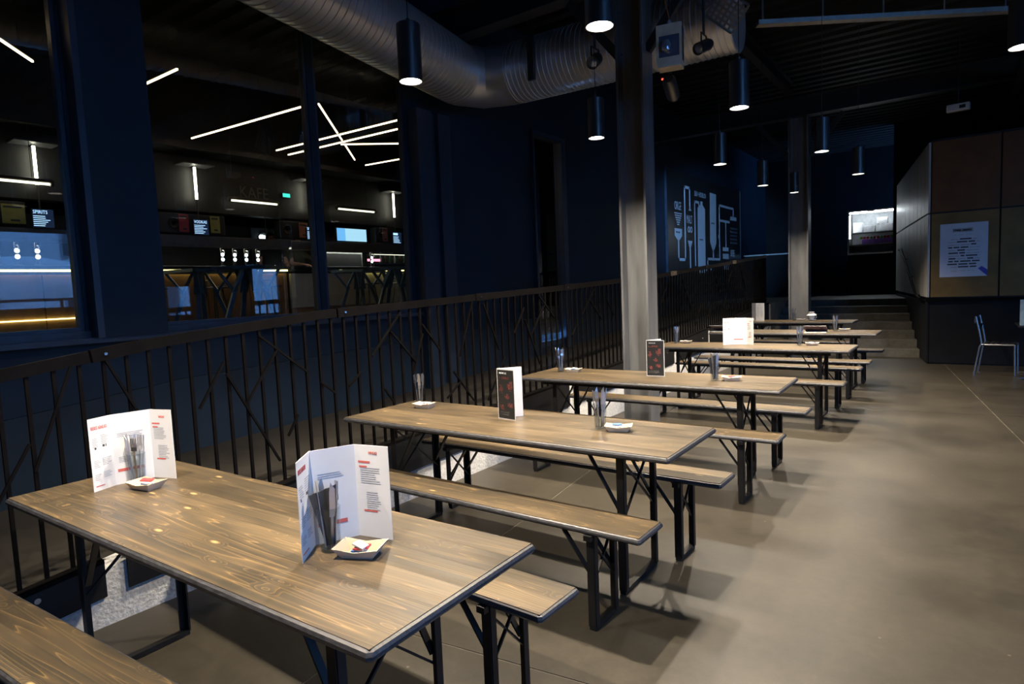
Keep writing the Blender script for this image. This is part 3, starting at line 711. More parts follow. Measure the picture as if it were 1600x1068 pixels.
lo = bpy.data.objects.new('mural_light', l); col.objects.link(lo); lo.parent = spl; ad = Vector((-3.14, 10.3, -.60)).normalized(); lo.location = Vector((math.cos(R(14))*math.cos(R(103)), math.cos(R(14))*math.sin(R(103)), -math.sin(R(14))))*.16; lo.rotation_euler = ad.to_track_quat('-Z', 'Y').to_euler()
spotlight('stage_spotlight', (-1.98, 5.95, 3.70), (0, R(25), R(-110)), 'round stage spotlight with pale lens right of the floodlight', .055, .2, False, .6)
spotlight('stage_spotlight', (-2.72, 5.22, 3.56), (0, R(30), R(-80)), 'black stage spotlight in front of the duct left of the column', .055, .2, False, .85)
spotlight('stage_spotlight', (-.02, 5.9, 3.72), (0, R(20), R(-60)), 'bluish stage spotlight in the upper right corner', .09, .26, False, .65)
tr = thing('cable_tray', 'perforated pale metal cable tray bending under the roof', 'cable tray', (0, 0, 0))
trp = [(-2.04, 6.0, 4.45), (-1.90, 6.0, 4.09), (-1.68, 6.06, 3.89)]
def tray_seg(p, q):
    p = Vector(p); q = Vector(q); d = (q-p).normalized(); side = Vector((.88, -.25, .40)); side = (side-d*side.dot(d)).normalized(); nn = d.cross(side)
    W = .26; n_ = max(2, int((q-p).length/.05)); mbs = MB()
    lng = (q-p).length
    # solid lengthwise ribs and cross ribs leave slots between
    for k in range(7):
        o_ = side*(-W/2+W*k/6); mbs.bar(p+o_, q+o_, .018, .004, nn)
    for k in range(n_+1):
        c_ = p+d*(lng*k/n_); mbs.bar(c_-side*W/2, c_+side*W/2, .02, .004, nn)
    for s_ in (-1, 1): mbs.bar(p+side*W/2*s_+nn*.025, q+side*W/2*s_+nn*.025, .004, .05, nn)
    mbs.build('perforated_plate', 'tray_metal', tr)
tray_seg(trp[0], trp[1]); tray_seg(trp[1], trp[2])
tr = thing('cable_tray', 'long straight pale cable tray hanging under the dark roof', 'cable tray', (0, 0, 0))
MB().bar((-1.80, 7.10, 4.2), (.35, 8.55, 4.2), .10, .045).build('long_tray', 'tray_metal', tr)
for k in range(5):
    a = k/4; MB().bar((-1.75+2.05*a, 7.13+1.38*a, 4.18), (-1.75+2.05*a, 7.13+1.38*a, CEIL), .03, .012).build('hanger', 'tray_metal', tr)
mb = MB(); mb.tube([(-1.78+.075*math.cos(R(20*k)), 6.1, 4.13+.09*math.sin(R(20*k))) for k in range(19)], .008, 6); tag(mb.build('cable_loop', 'paper'), 'white cable coiled into a loop at the cable tray', 'cable')
el = thing('emergency_light', 'small white box light on the dark ceiling above the panelled block', 'light', (-.12, 12.3, 4.02), R(-8))
MB().cham(-.15, .15, -.05, .05, 0, .11, .01).build('housing', 'lamp_white', el); MB().box(.02, .10, -.055, -.05, .03, .08).build('window', 'card_black', el); MB().tube([(0, 0, .11), (0, 0, 1.28)], .01, 6).build('stem', 'beam_black', el)

# ------------------------------------------------------------------ things on the tables
TZ = .7715
WHERE = {}
def put_menu(pts, h, label, cols, prints, group=None, name='folded_menu', z=TZ):
    # upright folded card; pts along its foot, left to right as seen from the hall
    c = Vector((sum(p[0] for p in pts)/len(pts), sum(p[1] for p in pts)/len(pts)))
    t = thing(name, label, 'menu', (c.x, c.y, z), 0, group)
    for i, (a, b2) in enumerate(zip(pts, pts[1:])):
        A_ = Vector((a[0]-c.x, a[1]-c.y, 0)); B_ = Vector((b2[0]-c.x, b2[1]-c.y, 0)); d = (B_-A_); wv = d.length; d.normalize()
        nrm = Vector((d.y, -d.x, 0))
        mb = MB(); mb.bar(A_+Vector((0, 0, h/2)), B_+Vector((0, 0, h/2)), .0016, h)
        pn = mb.build('panel', cols[i], t)
        F = Matrix(((d.x, 0, nrm.x, 0), (d.y, 0, nrm.y, 0), (0, 1, 0, 0), (0, 0, 0, 1)))
        for pr in prints.get(i, []):
            if pr[0] == 'T':
                _, s, u, v, size, m_, sx = pr; o = obj('lettering', text_mesh(s, size, m_, 'LEFT', sx=sx), pn)
                o.matrix_local = Matrix.Translation(A_+d*u+Vector((0, 0, v))+nrm*.0012) @ F
            else:
                _, rects, m_ = pr; mb = MB()
                for (u0, u1, v0, v1) in rects:
                    p = [A_+d*u0+Vector((0, 0, v0)), A_+d*u1+Vector((0, 0, v0)), A_+d*u1+Vector((0, 0, v1)), A_+d*u0+Vector((0, 0, v1))]
                    mb.add([q+nrm*.0010 for q in p]+[q+nrm*.0014 for q in p], [(3, 2, 1, 0), (4, 5, 6, 7), (0, 1, 5, 4), (1, 2, 6, 5), (2, 3, 7, 6), (3, 0, 4, 7)])
                mb.build('print', m_, pn)['kind'] = 'stuff'
    return t
def lines(u0, u1, v1, n, dv=.007, th=.0022, jag=True):
    out = []
    for k in range(n):
        out.append((u0, u0+(u1-u0)*(random.uniform(.6, 1) if jag else 1), v1-k*dv-th, v1-k*dv))
    return out
def white_prints(w0, w1, w2):
    g0 = lines(.012, w0*.42, .225, 6)+lines(w0*.5, w0*.9, .235, 6)+lines(.012, w0*.42, .13, 5)+lines(w0*.5, w0*.9, .135, 5)+lines(.012, w0*.42, .07, 4)+lines(w0*.5, w0*.9, .075, 4)
    d0 = [(.02, .028, .178, .186), (w0*.55, w0*.55+.01, .183, .193), (w0*.55+.014, w0*.55+.018, .182, .194)]
    g1 = lines(.02, w1*.9, .225, 3)+lines(.02, w1*.4, .12, 4)
    g2 = lines(w2*.15, w2*.75, .23, 8)+lines(w2*.3, w2*.8, .15, 9)
    return {0: [('T', 'BIERES NINKASI', .010, .262, .022, 'ink_red', .48), ('R', g0, 'ink_grey'), ('R', d0, 'ink_dark'), ('R', [(.012, w0*.5, .018, .022)], 'ink_red')],
            1: [('R', g1, 'ink_grey'), ('R', [(w1*.08, w1*.75, .055, .068)], 'ink_red')],
            2: [('T', 'NINKASI', w2*.42, .275, .014, 'ink_red', .62), ('R', [(w2*.1, w2*.45, .245, .252), (w2*.12, w2*.35, .23, .236), (w2*.2, w2*.6, .085, .091)], 'ink_red'), ('R', g2, 'ink_grey')]}
put_menu([(-2.974, 1.06), (-3.005, 1.158), (-2.975, 1.307), (-2.855, 1.345)], .312, 'white threefold menu standing at the left end of the nearest table', ['paper']*3, white_prints(.103, .152, .126), 'white threefold menus')
put_menu([(-1.578, 1.082), (-1.66, 1.189), (-1.60, 1.318), (-1.472, 1.345)], .304, 'white threefold menu standing towards the right end of the nearest table', ['paper']*3, white_prints(.135, .142, .131), 'white threefold menus')
put_menu([(-2.36, 7.63), (-2.27, 7.72), (-2.115, 7.75), (-2.02, 7.69)], .32, 'white threefold menu standing on the fourth table', ['paper']*3, white_prints(.127, .158, .112), 'white threefold menus')
put_menu([(-3.22, 12.16), (-3.13, 12.10), (-2.97, 12.05)], .33, 'white folded menu standing on the farthest table', ['paper']*2, {1: [('R', lines(.02, .14, .30, 2)+lines(.02, .07, .26, 14, .014)+lines(.09, .14, .26, 14, .014), 'ink_grey')]}, 'white threefold menus')
def black_prints(wd):
    red = []
    random.seed(3)
    for (u, v, su, sv) in ((.02, .245, .09, .016), (.015, .16, .035, .055), (.085, .175, .045, .06), (.06, .125, .04, .035), (.02, .06, .035, .03), (.085, .075, .04, .035)):
        n_ = 5
        for k in range(n_):
            a = random.uniform(0, .8); red.append((u+su*k/n_, u+su*k/n_+.003, v+sv*a*.4, v+sv*(.5+.5*random.random())))
            red.append((u+su*random.random()*.5, u+su*(.5+.5*random.random()), v+sv*k/n_, v+sv*k/n_+.0018))
    return [('R', [(.005, wd-.005, .006, .300)], 'card_black'), ('T', 'NINKASI', .022, .275, .016, 'paper', .95), ('R', [(a, b2, c_, d_) for a, b2, c_, d_ in red], 'ink_red'), ('R', lines(.015, wd*.8, .048, 4, .006), 'ink_grey')]
def shift(pr, dz=.0006): return pr
put_menu([(-2.20, 3.135), (-2.298, 3.012), (-2.157, 2.994)], .307, 'black and white folded menu card standing on the second table', ['paper', 'paper'], {1: black_prints(.142)}, 'black menu cards')
put_menu([(-2.10, 5.085), (-2.175, 4.945), (-2.02, 4.957)], .305, 'black and white folded menu card standing on the third table', ['paper', 'paper'], {1: black_prints(.155)}, 'black menu cards')
def lying_menu(x, y, rz, label):
    t = thing('lying_menu', label, 'menu', (x, y, TZ), rz, 'menus lying on the fifth table')
    mb = MB(); mb.cur = 0; mb.bar((-.16, 0, .003), (.12, 0, .003), .20, .003); mb.build('flat_panel', 'paper', t)
    M = Matrix.Translation((0, .10, .006)) @ Matrix.Rotation(R(-28), 4, 'X')
    MB().box(-.16, .12, -.2, 0, 0, .002).xf(Matrix.Translation((0, .0, .0)) @ Matrix.Translation((0, .10, .006)) @ Matrix.Rotation(R(-26), 4, 'X')).build('raised_panel', 'paper', t)
    MB().box(-.16, .12, -.2, 0, -.003, -.0005).xf(Matrix.Translation((0, .10, .006)) @ Matrix.Rotation(R(-26), 4, 'X')).build('cover', 'cover_brown', t)
    return t
lying_menu(-3.0, 9.62, R(-14), 'open menu with brown cover lying at the left end of the fifth table')
lying_menu(-1.66, 9.60, R(4), 'open menu with brown cover lying beside the glass on the fifth table')

gl_me = MB().lathe([(0, .004), (.026, .004), (.028, .0), (.030, .004), (.037, .138), (.0355, .1395), (.034, .137), (.0275, .012), (0, .010)], 24).mesh('tumbler', 'tumbler_glass', True)
def fork_mesh():
    mb = MB(); mb.bar((0, 0, 0), (0, 0, .11), .008, .0025, (0, 1, 0)); mb.bar((0, 0, .11), (0, 0, .145), .007, .003, (0, 1, 0)); mb.bar((0, 0, .143), (0, .003, .160), .024, .002, (0, 1, 0))
    for k in range(4): mb.bar((-.0095+.0063*k, .003, .158), (-.0095+.0063*k, .005, .200), .0035, .002, (0, 1, 0))
    return mb.mesh('fork', 'cutlery')
def knife_mesh():
    mb = MB(); mb.bar((0, 0, 0), (0, 0, .10), .008, .004, (0, 1, 0)); mb.prism([(-.008, .10), (.008, .10), (.011, .13), (.009, .19), (-.004, .212), (-.008, .18)], -.001, .001, 'XZ'); return mb.mesh('knife', 'cutlery')
fm, km = fork_mesh(), knife_mesh()
nk = MB()
for k in range(5):   # folded fan
    u0, u1 = -1+.4*k, -1+.4*(k+1); o0, o1 = (.004 if k % 2 else -.004), (-.004 if k % 2 else .004)
    nk.add([(u0*.012, o0, 0), (u1*.012, o1, 0), (u1*.042, o1*1.5, .175+.012*u1), (u0*.042, o0*1.5, .175+.012*u0), (u0*.012, o0+.007, 0), (u1*.012, o1+.007, 0), (u1*.042, o1*1.5+.007, .175+.012*u1), (u0*.042, o0*1.5+.007, .175+.012*u0)],
           [(3, 2, 1, 0), (4, 5, 6, 7), (0, 1, 5, 4), (1, 2, 6, 5), (2, 3, 7, 6), (3, 0, 4, 7)])
nk_me = nk.mesh('napkin', 'napkin_dark')
def cutlery_glass(x, y, where, nf=3, nkn=2, napkin=False, seed=1):
    rnd = random.Random(seed)
    g_ = obj('cutlery_glass', gl_me, None, (x, y, TZ)); tag(g_, 'clear glass tumbler holding cutlery '+where, 'glass', 'cutlery glasses')
    n_ = nf+nkn; a0 = rnd.uniform(0, 6)
    for k in range(n_):
        a = a0+k*2*math.pi/n_*.97; isf = k < nf
        tl = R(rnd.uniform(5, 8)); bo = .015
        o = obj('fork' if isf else 'knife', fm if isf else km, None)
        o.matrix_world = Matrix.Translation((x+math.cos(a)*bo, y+math.sin(a)*bo, TZ+.013+k*.0006)) @ Matrix.Rotation(a, 4, 'Z') @ Matrix.Rotation(tl, 4, 'Y') @ Matrix.Rotation(R(90)+rnd.uniform(-.3, .3), 4, 'Z')
        tag(o, ('steel fork' if isf else 'steel knife')+' standing in the glass '+where, 'fork' if isf else 'knife', ('forks' if isf else 'knives')+' in the glass '+where)
    if napkin:
        o = obj('napkin', nk_me, None, (x+.001, y, TZ+.016), (0, R(-5), R(36))); tag(o, 'dark rolled napkin standing in the glass '+where, 'napkin')
def tray_mesh():
    mb = MB(); bx, by, tx, ty, h = .048, .030, .072, .047, .034
    bt = [(-bx, -by, 0), (bx, -by, 0), (bx, by, 0), (-bx, by, 0)]; tp = [(-tx, -ty, h), (0, -ty*1.0, h*.72), (tx, -ty, h), (tx, ty, h), (0, ty, h*.72), (-tx, ty, h)]
    mb.cur = 0; mb.add(bt+tp, [(3, 2, 1, 0), (0, 1, 5), (0, 5, 4), (1, 6, 5), (1, 2, 7, 6), (2, 8, 7), (2, 3, 8), (3, 9, 8), (3, 0, 4, 9)])
    e_ = .003; bt = [(-bx+e_, -by+e_, e_), (bx-e_, -by+e_, e_), (bx-e_, by-e_, e_), (-bx+e_, by-e_, e_)]; tq = [(-tx+e_, -ty+e_, h), (0, -ty+e_, h*.72), (tx-e_, -ty+e_, h), (tx-e_, ty-e_, h), (0, ty-e_, h*.72), (-tx+e_, ty-e_, h)]
    mb.cur = 1; mb.add(bt+tq, [(0, 1, 2, 3), (0, 5, 1), (0, 4, 5), (1, 5, 6), (1, 6, 7, 2), (2, 7, 8), (2, 8, 3), (3, 8, 9), (3, 9, 4, 0)])
    mb.add(tp+tq, [(0, 1, 7, 6), (1, 2, 8, 7), (2, 3, 9, 8), (3, 4, 10, 9), (4, 5, 11, 10), (5, 0, 6, 11)])
    return mb
trm = tray_mesh()
me_t = bpy.data.meshes.new('paper_tray'); me_t.from_pydata(trm.v, [], trm.f)
for m_ in ('tray_paper', 'tray_inside'): me_t.materials.append(MATS[m_])
for p, i in zip(me_t.polygons, trm.mi): p.material_index = i
sa_me = {c_: MB().box(-.024, .024, -.013, .013, 0, .005).mesh('sauce_sachet', c_) for c_ in ('sachet_white', 'sachet_blue', 'sachet_red')}
def paper_tray(x, y, rz, where, seed=1, ns=4):
    rnd = random.Random(seed)
    o = obj('paper_tray', me_t, None, (x, y, TZ), (0, 0, rz)); tag(o, 'small folded paper tray of sachets '+where, 'tray', 'paper trays')
    cols_ = ['sachet_white', 'sachet_blue', 'sachet_white', 'sachet_red', 'sachet_white']
    for k in range(ns):
        c_ = cols_[(k+seed) % 5]
        s = obj('sauce_sachet', sa_me[c_], None, (x+rnd.uniform(-.014, .014), y+rnd.uniform(-.008, .008), TZ+.009+.0075*k), (rnd.uniform(-.12, .12), rnd.uniform(-.15, .15), rz+rnd.uniform(-.5, .5)))
        tag(s, {'sachet_white': 'white', 'sachet_blue': 'blue', 'sachet_red': 'red'}[c_]+' sauce sachet lying in the paper tray '+where, 'sachet', 'sachets in the tray '+where)
items = [((-2.925, 1.215), (-2.825, 1.205), 'at the left end of the nearest table', 5, 2, False, R(12)),
         ((-1.585, 1.19), (-1.475, 1.215), 'towards the right end of the nearest table', 1, 3, True, R(25)),
         ((-3.10, 3.16), (-2.985, 3.085), 'at the left end of the second table', 4, 2, False, R(10)),
         ((-1.611, 3.026), (-1.497, 3.02), 'towards the right end of the second table', 2, 4, False, R(20)),
         ((-3.01, 4.92), (-2.90, 4.965), 'at the left end of the third table', 3, 3, False, R(10)),
         ((-1.58, 4.889), (-1.465, 4.935), 'towards the right end of the third table', 2, 3, True, R(15)),
         ((-2.98, 7.72), (-2.865, 7.75), 'at the left end of the fourth table', 4, 2, False, R(8)),
         ((-1.52, 7.73), (-1.395, 7.75), 'towards the right end of the fourth table', 4, 2, False, R(10)),
         ((-1.47, 9.83), (-1.355, 9.86), 'towards the right end of the fifth table', 3, 3, False, R(5)),
         ((-2.47, 12.1), (-2.36, 12.08), 'in the middle of the farthest table', 3, 3, False, R(5))]
for k, (g_, t_, wh, nf, nkn, nap, rz) in enumerate(items):
    cutlery_glass(g_[0], g_[1], wh, nf, nkn, nap, k+2); paper_tray(t_[0], t_[1], rz, wh, k)
cp = thing('coffee_cup', 'white coffee cup on a saucer on the farthest table', 'cup', (-2.20, 12.2, TZ))
MB().lathe([(0, 0), (.045, 0), (.085, .014), (.083, .016), (.045, .006), (0, .006)], 20).build('saucer', 'porcelain', cp, smooth=True)
MB().lathe([(0, .006), (.03, .006), (.05, .05), (.056, .09), (.053, .09), (.04, .03), (0, .02)], 20).build('bowl', 'porcelain', cp, smooth=True)
MB().lathe([(0, .12), (.05, .12), (.085, .09), (.082, .088), (0, .10)], 20).build('lid_saucer', 'porcelain', cp, smooth=True)
MB().lathe([(.03, .118), (.045, .15), (.042, .15), (.028, .125)], 18).build('small_bowl', 'porcelain', cp, smooth=True)
MB().tube([(.052, 0, .08), (.075, 0, .075), (.078, 0, .05), (.05, 0, .035)], .005, 6).build('handle', 'porcelain', cp)

# ------------------------------------------------------------------ brewing mural on the left wall
BX = WX
mu = thing('brewing_mural', 'black wall panel printed with a pale blue brewing diagram', 'mural', (BX+.005, 0, 0))
MB().box(.0, .04, 13.38, 18.92, 1.25, 4.06).build('board', 'board_black', mu)
for yv in (13.36, 18.94): MB().box(0, .05, yv-.02, yv+.02, 1.25, 4.08).build('edge_strip', 'frame_navy', mu)
def flat(polys, m_, name='printed_shape', d=.043):
    mb = MB()
    for p in polys: mb.prism(p, .040, d)
    o = mb.build(name, m_, mu)
    if len(polys) > 6: o['kind'] = 'stuff'
    return o
def pipe(pts, wv=.06):
    out = []
    for (a, b2), (c_, d_) in zip(pts, pts[1:]):
        y0, y1 = min(a, c_)-wv/2, max(a, c_)+wv/2; z0, z1 = min(b2, d_)-wv/2, max(b2, d_)+wv/2
        out.append([(y0, z0), (y1, z0), (y1, z1), (y0, z1)])
    return out
def prects(l): return [[(a, c_), (b2, c_), (b2, d_), (a, d_)] for a, b2, c_, d_ in l]
for l in (pipe([(14.02, 2.49), (14.02, 2.06), (14.45, 2.06), (14.45, 3.74), (14.79, 3.74), (14.79, 3.29)], .065), [[(14.79, 3.31), (14.88, 3.22), (14.70, 3.22)]],
          [[(13.79, 2.76), (13.79, 2.60), (13.98, 2.49), (14.06, 2.49), (14.24, 2.60), (14.24, 2.76)]], [[(14.62, 2.51), (14.72, 2.35), (14.82, 2.35), (14.92, 2.51)]], pipe([(14.77, 2.36), (14.77, 1.86)], .07),
          pipe([(15.12, 1.95), (15.12, 3.46), (15.42, 3.46), (15.42, 3.36)], .06), [[(15.30, 1.75), (15.84, 1.75), (15.86, 3.33), (15.68, 3.42), (15.68, 3.50), (15.53, 3.50), (15.53, 3.42), (15.33, 3.33)]],
          [[(16.24, 2.52), (16.43, 2.30), (16.50, 2.30), (16.72, 2.52), (16.74, 3.78), (16.25, 3.78)]], pipe([(16.47, 2.32), (16.47, 2.10)], .07), pipe([(16.02, 1.92), (16.02, 2.10), (17.0, 2.10), (17.0, 3.52), (18.26, 3.52), (18.26, 3.28)], .06),
          prects([(17.98, 18.54, 3.20, 3.30), (17.05, 17.9, 3.10, 3.16)]), pipe([(17.55, 3.12), (17.55, 2.42)], .05)):
    flat(l, 'board_print')
flat(prects([(17.27+.13*k, 17.37+.13*k, 2.33, 2.43) for k in range(4)]), 'board_print'); flat(prects([(17.27+.13*k, 17.36+.13*k, 2.12, 2.26) for k in range(4)]), 'board_print')
rows = []
for k in range(6):
    n_ = 7-k
    for j in range(n_): rows.append((14.03-.235*(1-k/7)+j*.068, 14.03-.235*(1-k/7)+j*.068+.045, 3.09-k*.05, 3.115-k*.05))
flat(prects(rows), 'board_print')
flat(prects([(14.66, 14.90, 1.79, 1.84), (15.55, 15.7, 1.80, 1.9), (15.9, 16.05, 1.80, 1.9), (16.26, 16.31, 1.8, 1.95), (16.45, 16.5, 1.8, 1.95), (17.34, 17.42, 1.83, 2.0), (17.5, 17.58, 1.83, 2.0), (17.66, 17.74, 1.83, 2.0)]), 'board_print')
flat(prects([(17.95, 18.6, 2.95-.1*k, 3.0-.1*k) for k in range(5)]), 'board_ink')
flat([[(16.96, 2.62), (17.04, 2.70), (16.96, 2.78), (16.88, 2.70)]], 'board_print')
def mring(cy, cz, r):
    mb = MB(); n_ = 14
    for k in range(n_):
        a, b2 = 2*math.pi*k/n_, 2*math.pi*(k+1)/n_
        mb.prism([(cy+r*.55*math.cos(a), cz+r*.55*math.sin(a)), (cy+r*math.cos(a), cz+r*math.sin(a)), (cy+r*math.cos(b2), cz+r*math.sin(b2)), (cy+r*.55*math.cos(b2), cz+r*.55*math.sin(b2))], .040, .043)
    mb.build('printed_ring', 'board_print', mu)
mring(14.70, 2.775, .075); mring(14.86, 2.775, .075)
text('ORGE', .27, 'board_print', mu, (.042, 13.80, 3.18), sx=.58); text('MALT', .27, 'board_print', mu, (.042, 14.55, 2.92), sx=.56)
text('EAU + HOUBLON', .17, 'board_print', mu, (.042, 15.12, 3.60), sx=.62); text('BIERE', .26, 'board_print', mu, (.042, 17.95, 2.20), sx=.62)
for (yv, zv) in ((13.86, 2.66), (15.42, 2.55), (16.32, 3.0)): flat(prects([(yv, yv+.12, zv, zv+.035), (yv+.14, yv+.25, zv, zv+.035)]), 'board_ink', 'caption', .0445)

# ------------------------------------------------------------------ right-hand side: poster, hand rail, chair, table
po = thing('wall_poster', 'pale blue text poster pasted on the ochre wall panel', 'poster', (-.338, WY-.004, 1.445))
MB().box(0, .635, -.002, .002, 0, .865).build('sheet', 'poster_paper', po)
def prt(rects, m_, name='print'):
    mb = MB()
    for (a, b2, c_, d_) in rects: mb.box(a, b2, -.0035, -.002, c_, d_)
    o = mb.build(name, m_, po)
    if len(rects) > 1: o['kind'] = 'stuff'
    return o
prt([(.17, .44, .72, .785)], 'ink_grey', 'title_box')
prt([(.18+.0205*k, .194+.0205*k, .737, .770) for k in range(12) if k != 5], 'ink_dark')
random.seed(11); rs = [(.18, .22, .675, .682), (.26, .31, .675, .682), (.35, .43, .677, .684)]
bold = []; thin = []
for k in range(11):
    zc = .60-k*.045; u = .10+(.05 if k in (0, 10) else random.uniform(0, .02)); end = .53-(.04 if k in (0, 10) else 0)
    while u < end-.03:
        l_ = random.uniform(.05, .16); l_ = min(l_, end-u); bd = random.random() < .5
        (bold if bd else thin).append((u, u+l_, zc, zc+(.021 if bd else .013))); u += l_+.018
prt(bold, 'ink_dark'); prt(thin+rs+[(.15, .24, .09, .098), (.28, .34, .092, .1), (.37, .46, .094, .102)], 'ink_grey')
mb = MB(); mb.add([(.635, -.0035, .0), (.635, -.0035, .10), (.56, -.0035, .16), (.51, -.0035, .125), (.635, -.0025, .0), (.635, -.0025, .10), (.56, -.0025, .16), (.51, -.0025, .125)], [(0, 1, 2, 3), (4, 5, 6, 7), (0, 1, 5, 4), (1, 2, 6, 5), (2, 3, 7, 6), (3, 0, 4, 7)]); mb.build('corner_mark', 'poster_blue', po)

hr = thing('stair_handrail', 'black steel handrail climbing beside the pale wall panels', 'handrail', (0, 0, 0))
def wp(y, off): 
    s = (y-P0.y)/dv.y; p = P0+dv*s+nv*off; return (p.x, p.y)
sgn = 1 if wp(14, .1)[0] < P0.x+(14-P0.y)*dv.x/dv.y else -1
hp = [(*wp(12.9, sgn*.09), 1.09), (*wp(13.4, sgn*.09), 1.12), (*wp(16.2, sgn*.09), 2.06), (*wp(16.6, sgn*.09), 2.06)]
MB().tube(hp, .024, 8).build('rail', 'rail_black', hr)
for yv, zv in ((13.6, 1.19), (14.6, 1.52), (15.7, 1.89)):
    MB().tube([(*wp(yv, sgn*.015), zv-.06), (*wp(yv, sgn*.09), zv-.06), (*wp(yv, sgn*.09), zv)], .009, 6).build('bracket', 'rail_black', hr)

ch = thing('cafe_chair', 'light metal cafe chair with slatted black seat by the panelled wall', 'chair', (.42, 11.70, 0), R(-8))
for s in (-1, 1):
    MB().tube([(-.26, .2*s, 0), (-.20, .19*s, .40), (-.175, .185*s, .46), (-.20, .185*s, .62), (-.25, .185*s, .86)], .0125, 8).build('rear_leg', 'alu', ch)
    MB().tube([(.22, .2*s, 0), (.21, .195*s, .44)], .0125, 8).build('leg', 'alu', ch)
    MB().tube([(-.18, .188*s, .445), (.215, .195*s, .445)], .011, 8).build('seat_rail', 'alu', ch)
for k in range(6): MB().cham(-.155+.062*k, -.105+.062*k, -.18, .18, .452, .464, .003).build('seat_slat', 'chair_black', ch)
for k in range(2): MB().cham(-.225-.014*k*3, -.212-.014*k*3, -.19, .19, .66+.10*k, .74+.10*k, .004).build('back_slat', 'alu', ch)
MB().tube([(.21, -.195, .43), (.21, .195, .43)], .01, 8).build('stretcher', 'alu', ch)
tb = thing('cafe_table', 'black square cafe table cut off by the right edge of the picture', 'table', (1.02, 11.55, 0))
MB().cham(-.4, .4, -.4, .4, .72, .745, .006).build('table_top', 'chair_black', tb); MB().tube([(0, 0, .03), (0, 0, .72)], .035, 12).build('pedestal', 'chair_black', tb)
mb = MB(); mb.bar((-.38, -.38, .015), (.38, .38, .03), .06, .02); mb.bar((-.38, .38, .015), (.38, -.38, .03), .06, .02); mb.build('foot_cross', 'alu', tb)
put_menu([(.64, 11.32), (.80, 11.28)], .36, 'pale cyan menu card standing on the cafe table at the right edge', ['cyan_card'], {0: [('R', lines(.02, .14, .33, 3)+lines(.02, .14, .2, 6, .02), 'ink_grey')]}, None, 'table_menu', .746)

# lit display case on the platform
dc = thing('display_case', 'brightly lit glass food display case at the end of the hall', 'display case', (-2.55, 19.0, PLAT))
MB().box(0, 1.14, .02, .66, 0, 1.07).build('plinth', 'black_wall', dc)
mb = MB(); mb.box(0, .04, 0, .66, 1.07, 2.23); mb.box(1.10, 1.14, 0, .66, 1.07, 2.23); mb.box(.04, 1.10, 0, .66, 2.19, 2.23); mb.box(.04, 1.10, 0, .66, 1.07, 1.11); mb.box(.04, 1.10, .62, .66, 1.11, 2.19); mb.build('frame', 'case_metal', dc)
MB().box(.04, 1.10, .60, .62, 1.11, 2.19).build('back_panel', 'box_inside', dc)
MB().box(.06, 1.08, .05, .12, 2.15, 2.19).build('light_tube', 'case_light', dc); MB().box(.04, .07, .02, .05, 1.5, 2.1).build('light_tube', 'case_light', dc)
MB().box(.45, .62, -.012, 0, 2.17, 2.22).build('maker_plate', 'box_white', dc)
for zv in (1.32, 1.63): MB().box(.04, 1.10, .04, .60, zv, zv+.018).build('shelf', 'case_metal', dc)
for k, (x, wv, z0, h) in enumerate(((.12, .22, 1.65, .26), (.36, .26, 1.65, .17), (.72, .3, 1.65, .2), (.66, .24, 1.85, .16))):
    tag(MB().cham(x, x+wv, .15, .4, z0, z0+h, .01).build('food_box', 'box_white', loc=(-2.55, 19.0, PLAT)), ['tall left', 'low middle', 'wide right', 'topmost right'][k]+' white box on the upper shelf of the display case', 'box', 'white boxes in the display case')
for k in range(10):
    o = MB().lathe([(0, 0), (.026, .008), (.036, .035), (.024, .062), (0, .068)], 10).build('fruit', 'fruit_red' if k % 3 else 'fruit_green', None, (-2.55+.30+.078*k, 19.18, PLAT+1.338+.13), smooth=True)
    tag(o, ('red' if k % 3 else 'green')+' fruit in the row on the purple box in the display case', 'fruit', 'row of fruit in the display case')
tag(MB().cham(.32, 1.06, .1, .36, 1.338, 1.468, .01).build('purple_box', 'box_purple', loc=(-2.55, 19.0, PLAT)), 'purple box on the lower shelf of the display case', 'box')
sc_ = thing('steel_counter', 'dark steel counter on the platform between railing and far column', 'counter', (-5.25, 19.1, PLAT))
MB().box(0, 1.3, .03, .8, 0, 1.20).build('body', 'black_wall', sc_); MB().cham(-.03, 1.33, 0, .83, 1.20, 1.24, .008).build('worktop', 'case_metal', sc_)

# ------------------------------------------------------------------ the bar behind the windows
BARX = -9.6
bc = thing('bar_counter', 'brown wooden bar counter with yellow light strips behind the windows', 'bar counter', (BARX, 0, PLAT))
for k in range(9):
    ya = .2+k*.72
    MB().box(-.05, 0, ya+.006, ya+.714, .06, .98).build('front_panel', 'bar_wood' if k < 9 else 'bar_cream', bc)
MB().box(-.6, -.05, .2, 6.7, 0, 1.02).build('body', 'black_wall', bc)
MB().cham(-.65, .08, .15, 6.72, 1.05, 1.10, .006).build('bar_top', 'bar_top', bc)
MB().box(.0, .035, .2, 6.68, 1.02, 1.045).build('light_strip', 'led_yellow', bc)
MB().box(.0, .02, .2, 4.3, .40, .415).build('foot_light_strip', 'led_yellow', bc)
MB().tube([(.16, .2, .22), (.16, 6.6, .22)], .02, 8).build('foot_rail', 'stool_steel', bc)
b2_ = thing('service_counter', 'cream fronted service counter with dark top right of the wooden bar', 'bar counter', (BARX, 6.75, PLAT))
for k in range(5): MB().box(-.05, 0, k*.72+.006, k*.72+.714, .38, .98).build('front_panel', 'bar_cream', b2_)
MB().box(-.6, -.05, 0, 3.6, 0, 1.02).build('body', 'black_wall', b2_); MB().box(-.05, -.02, 0, 3.6, 0, .38).build('kick_board', 'bar_wood', b2_)
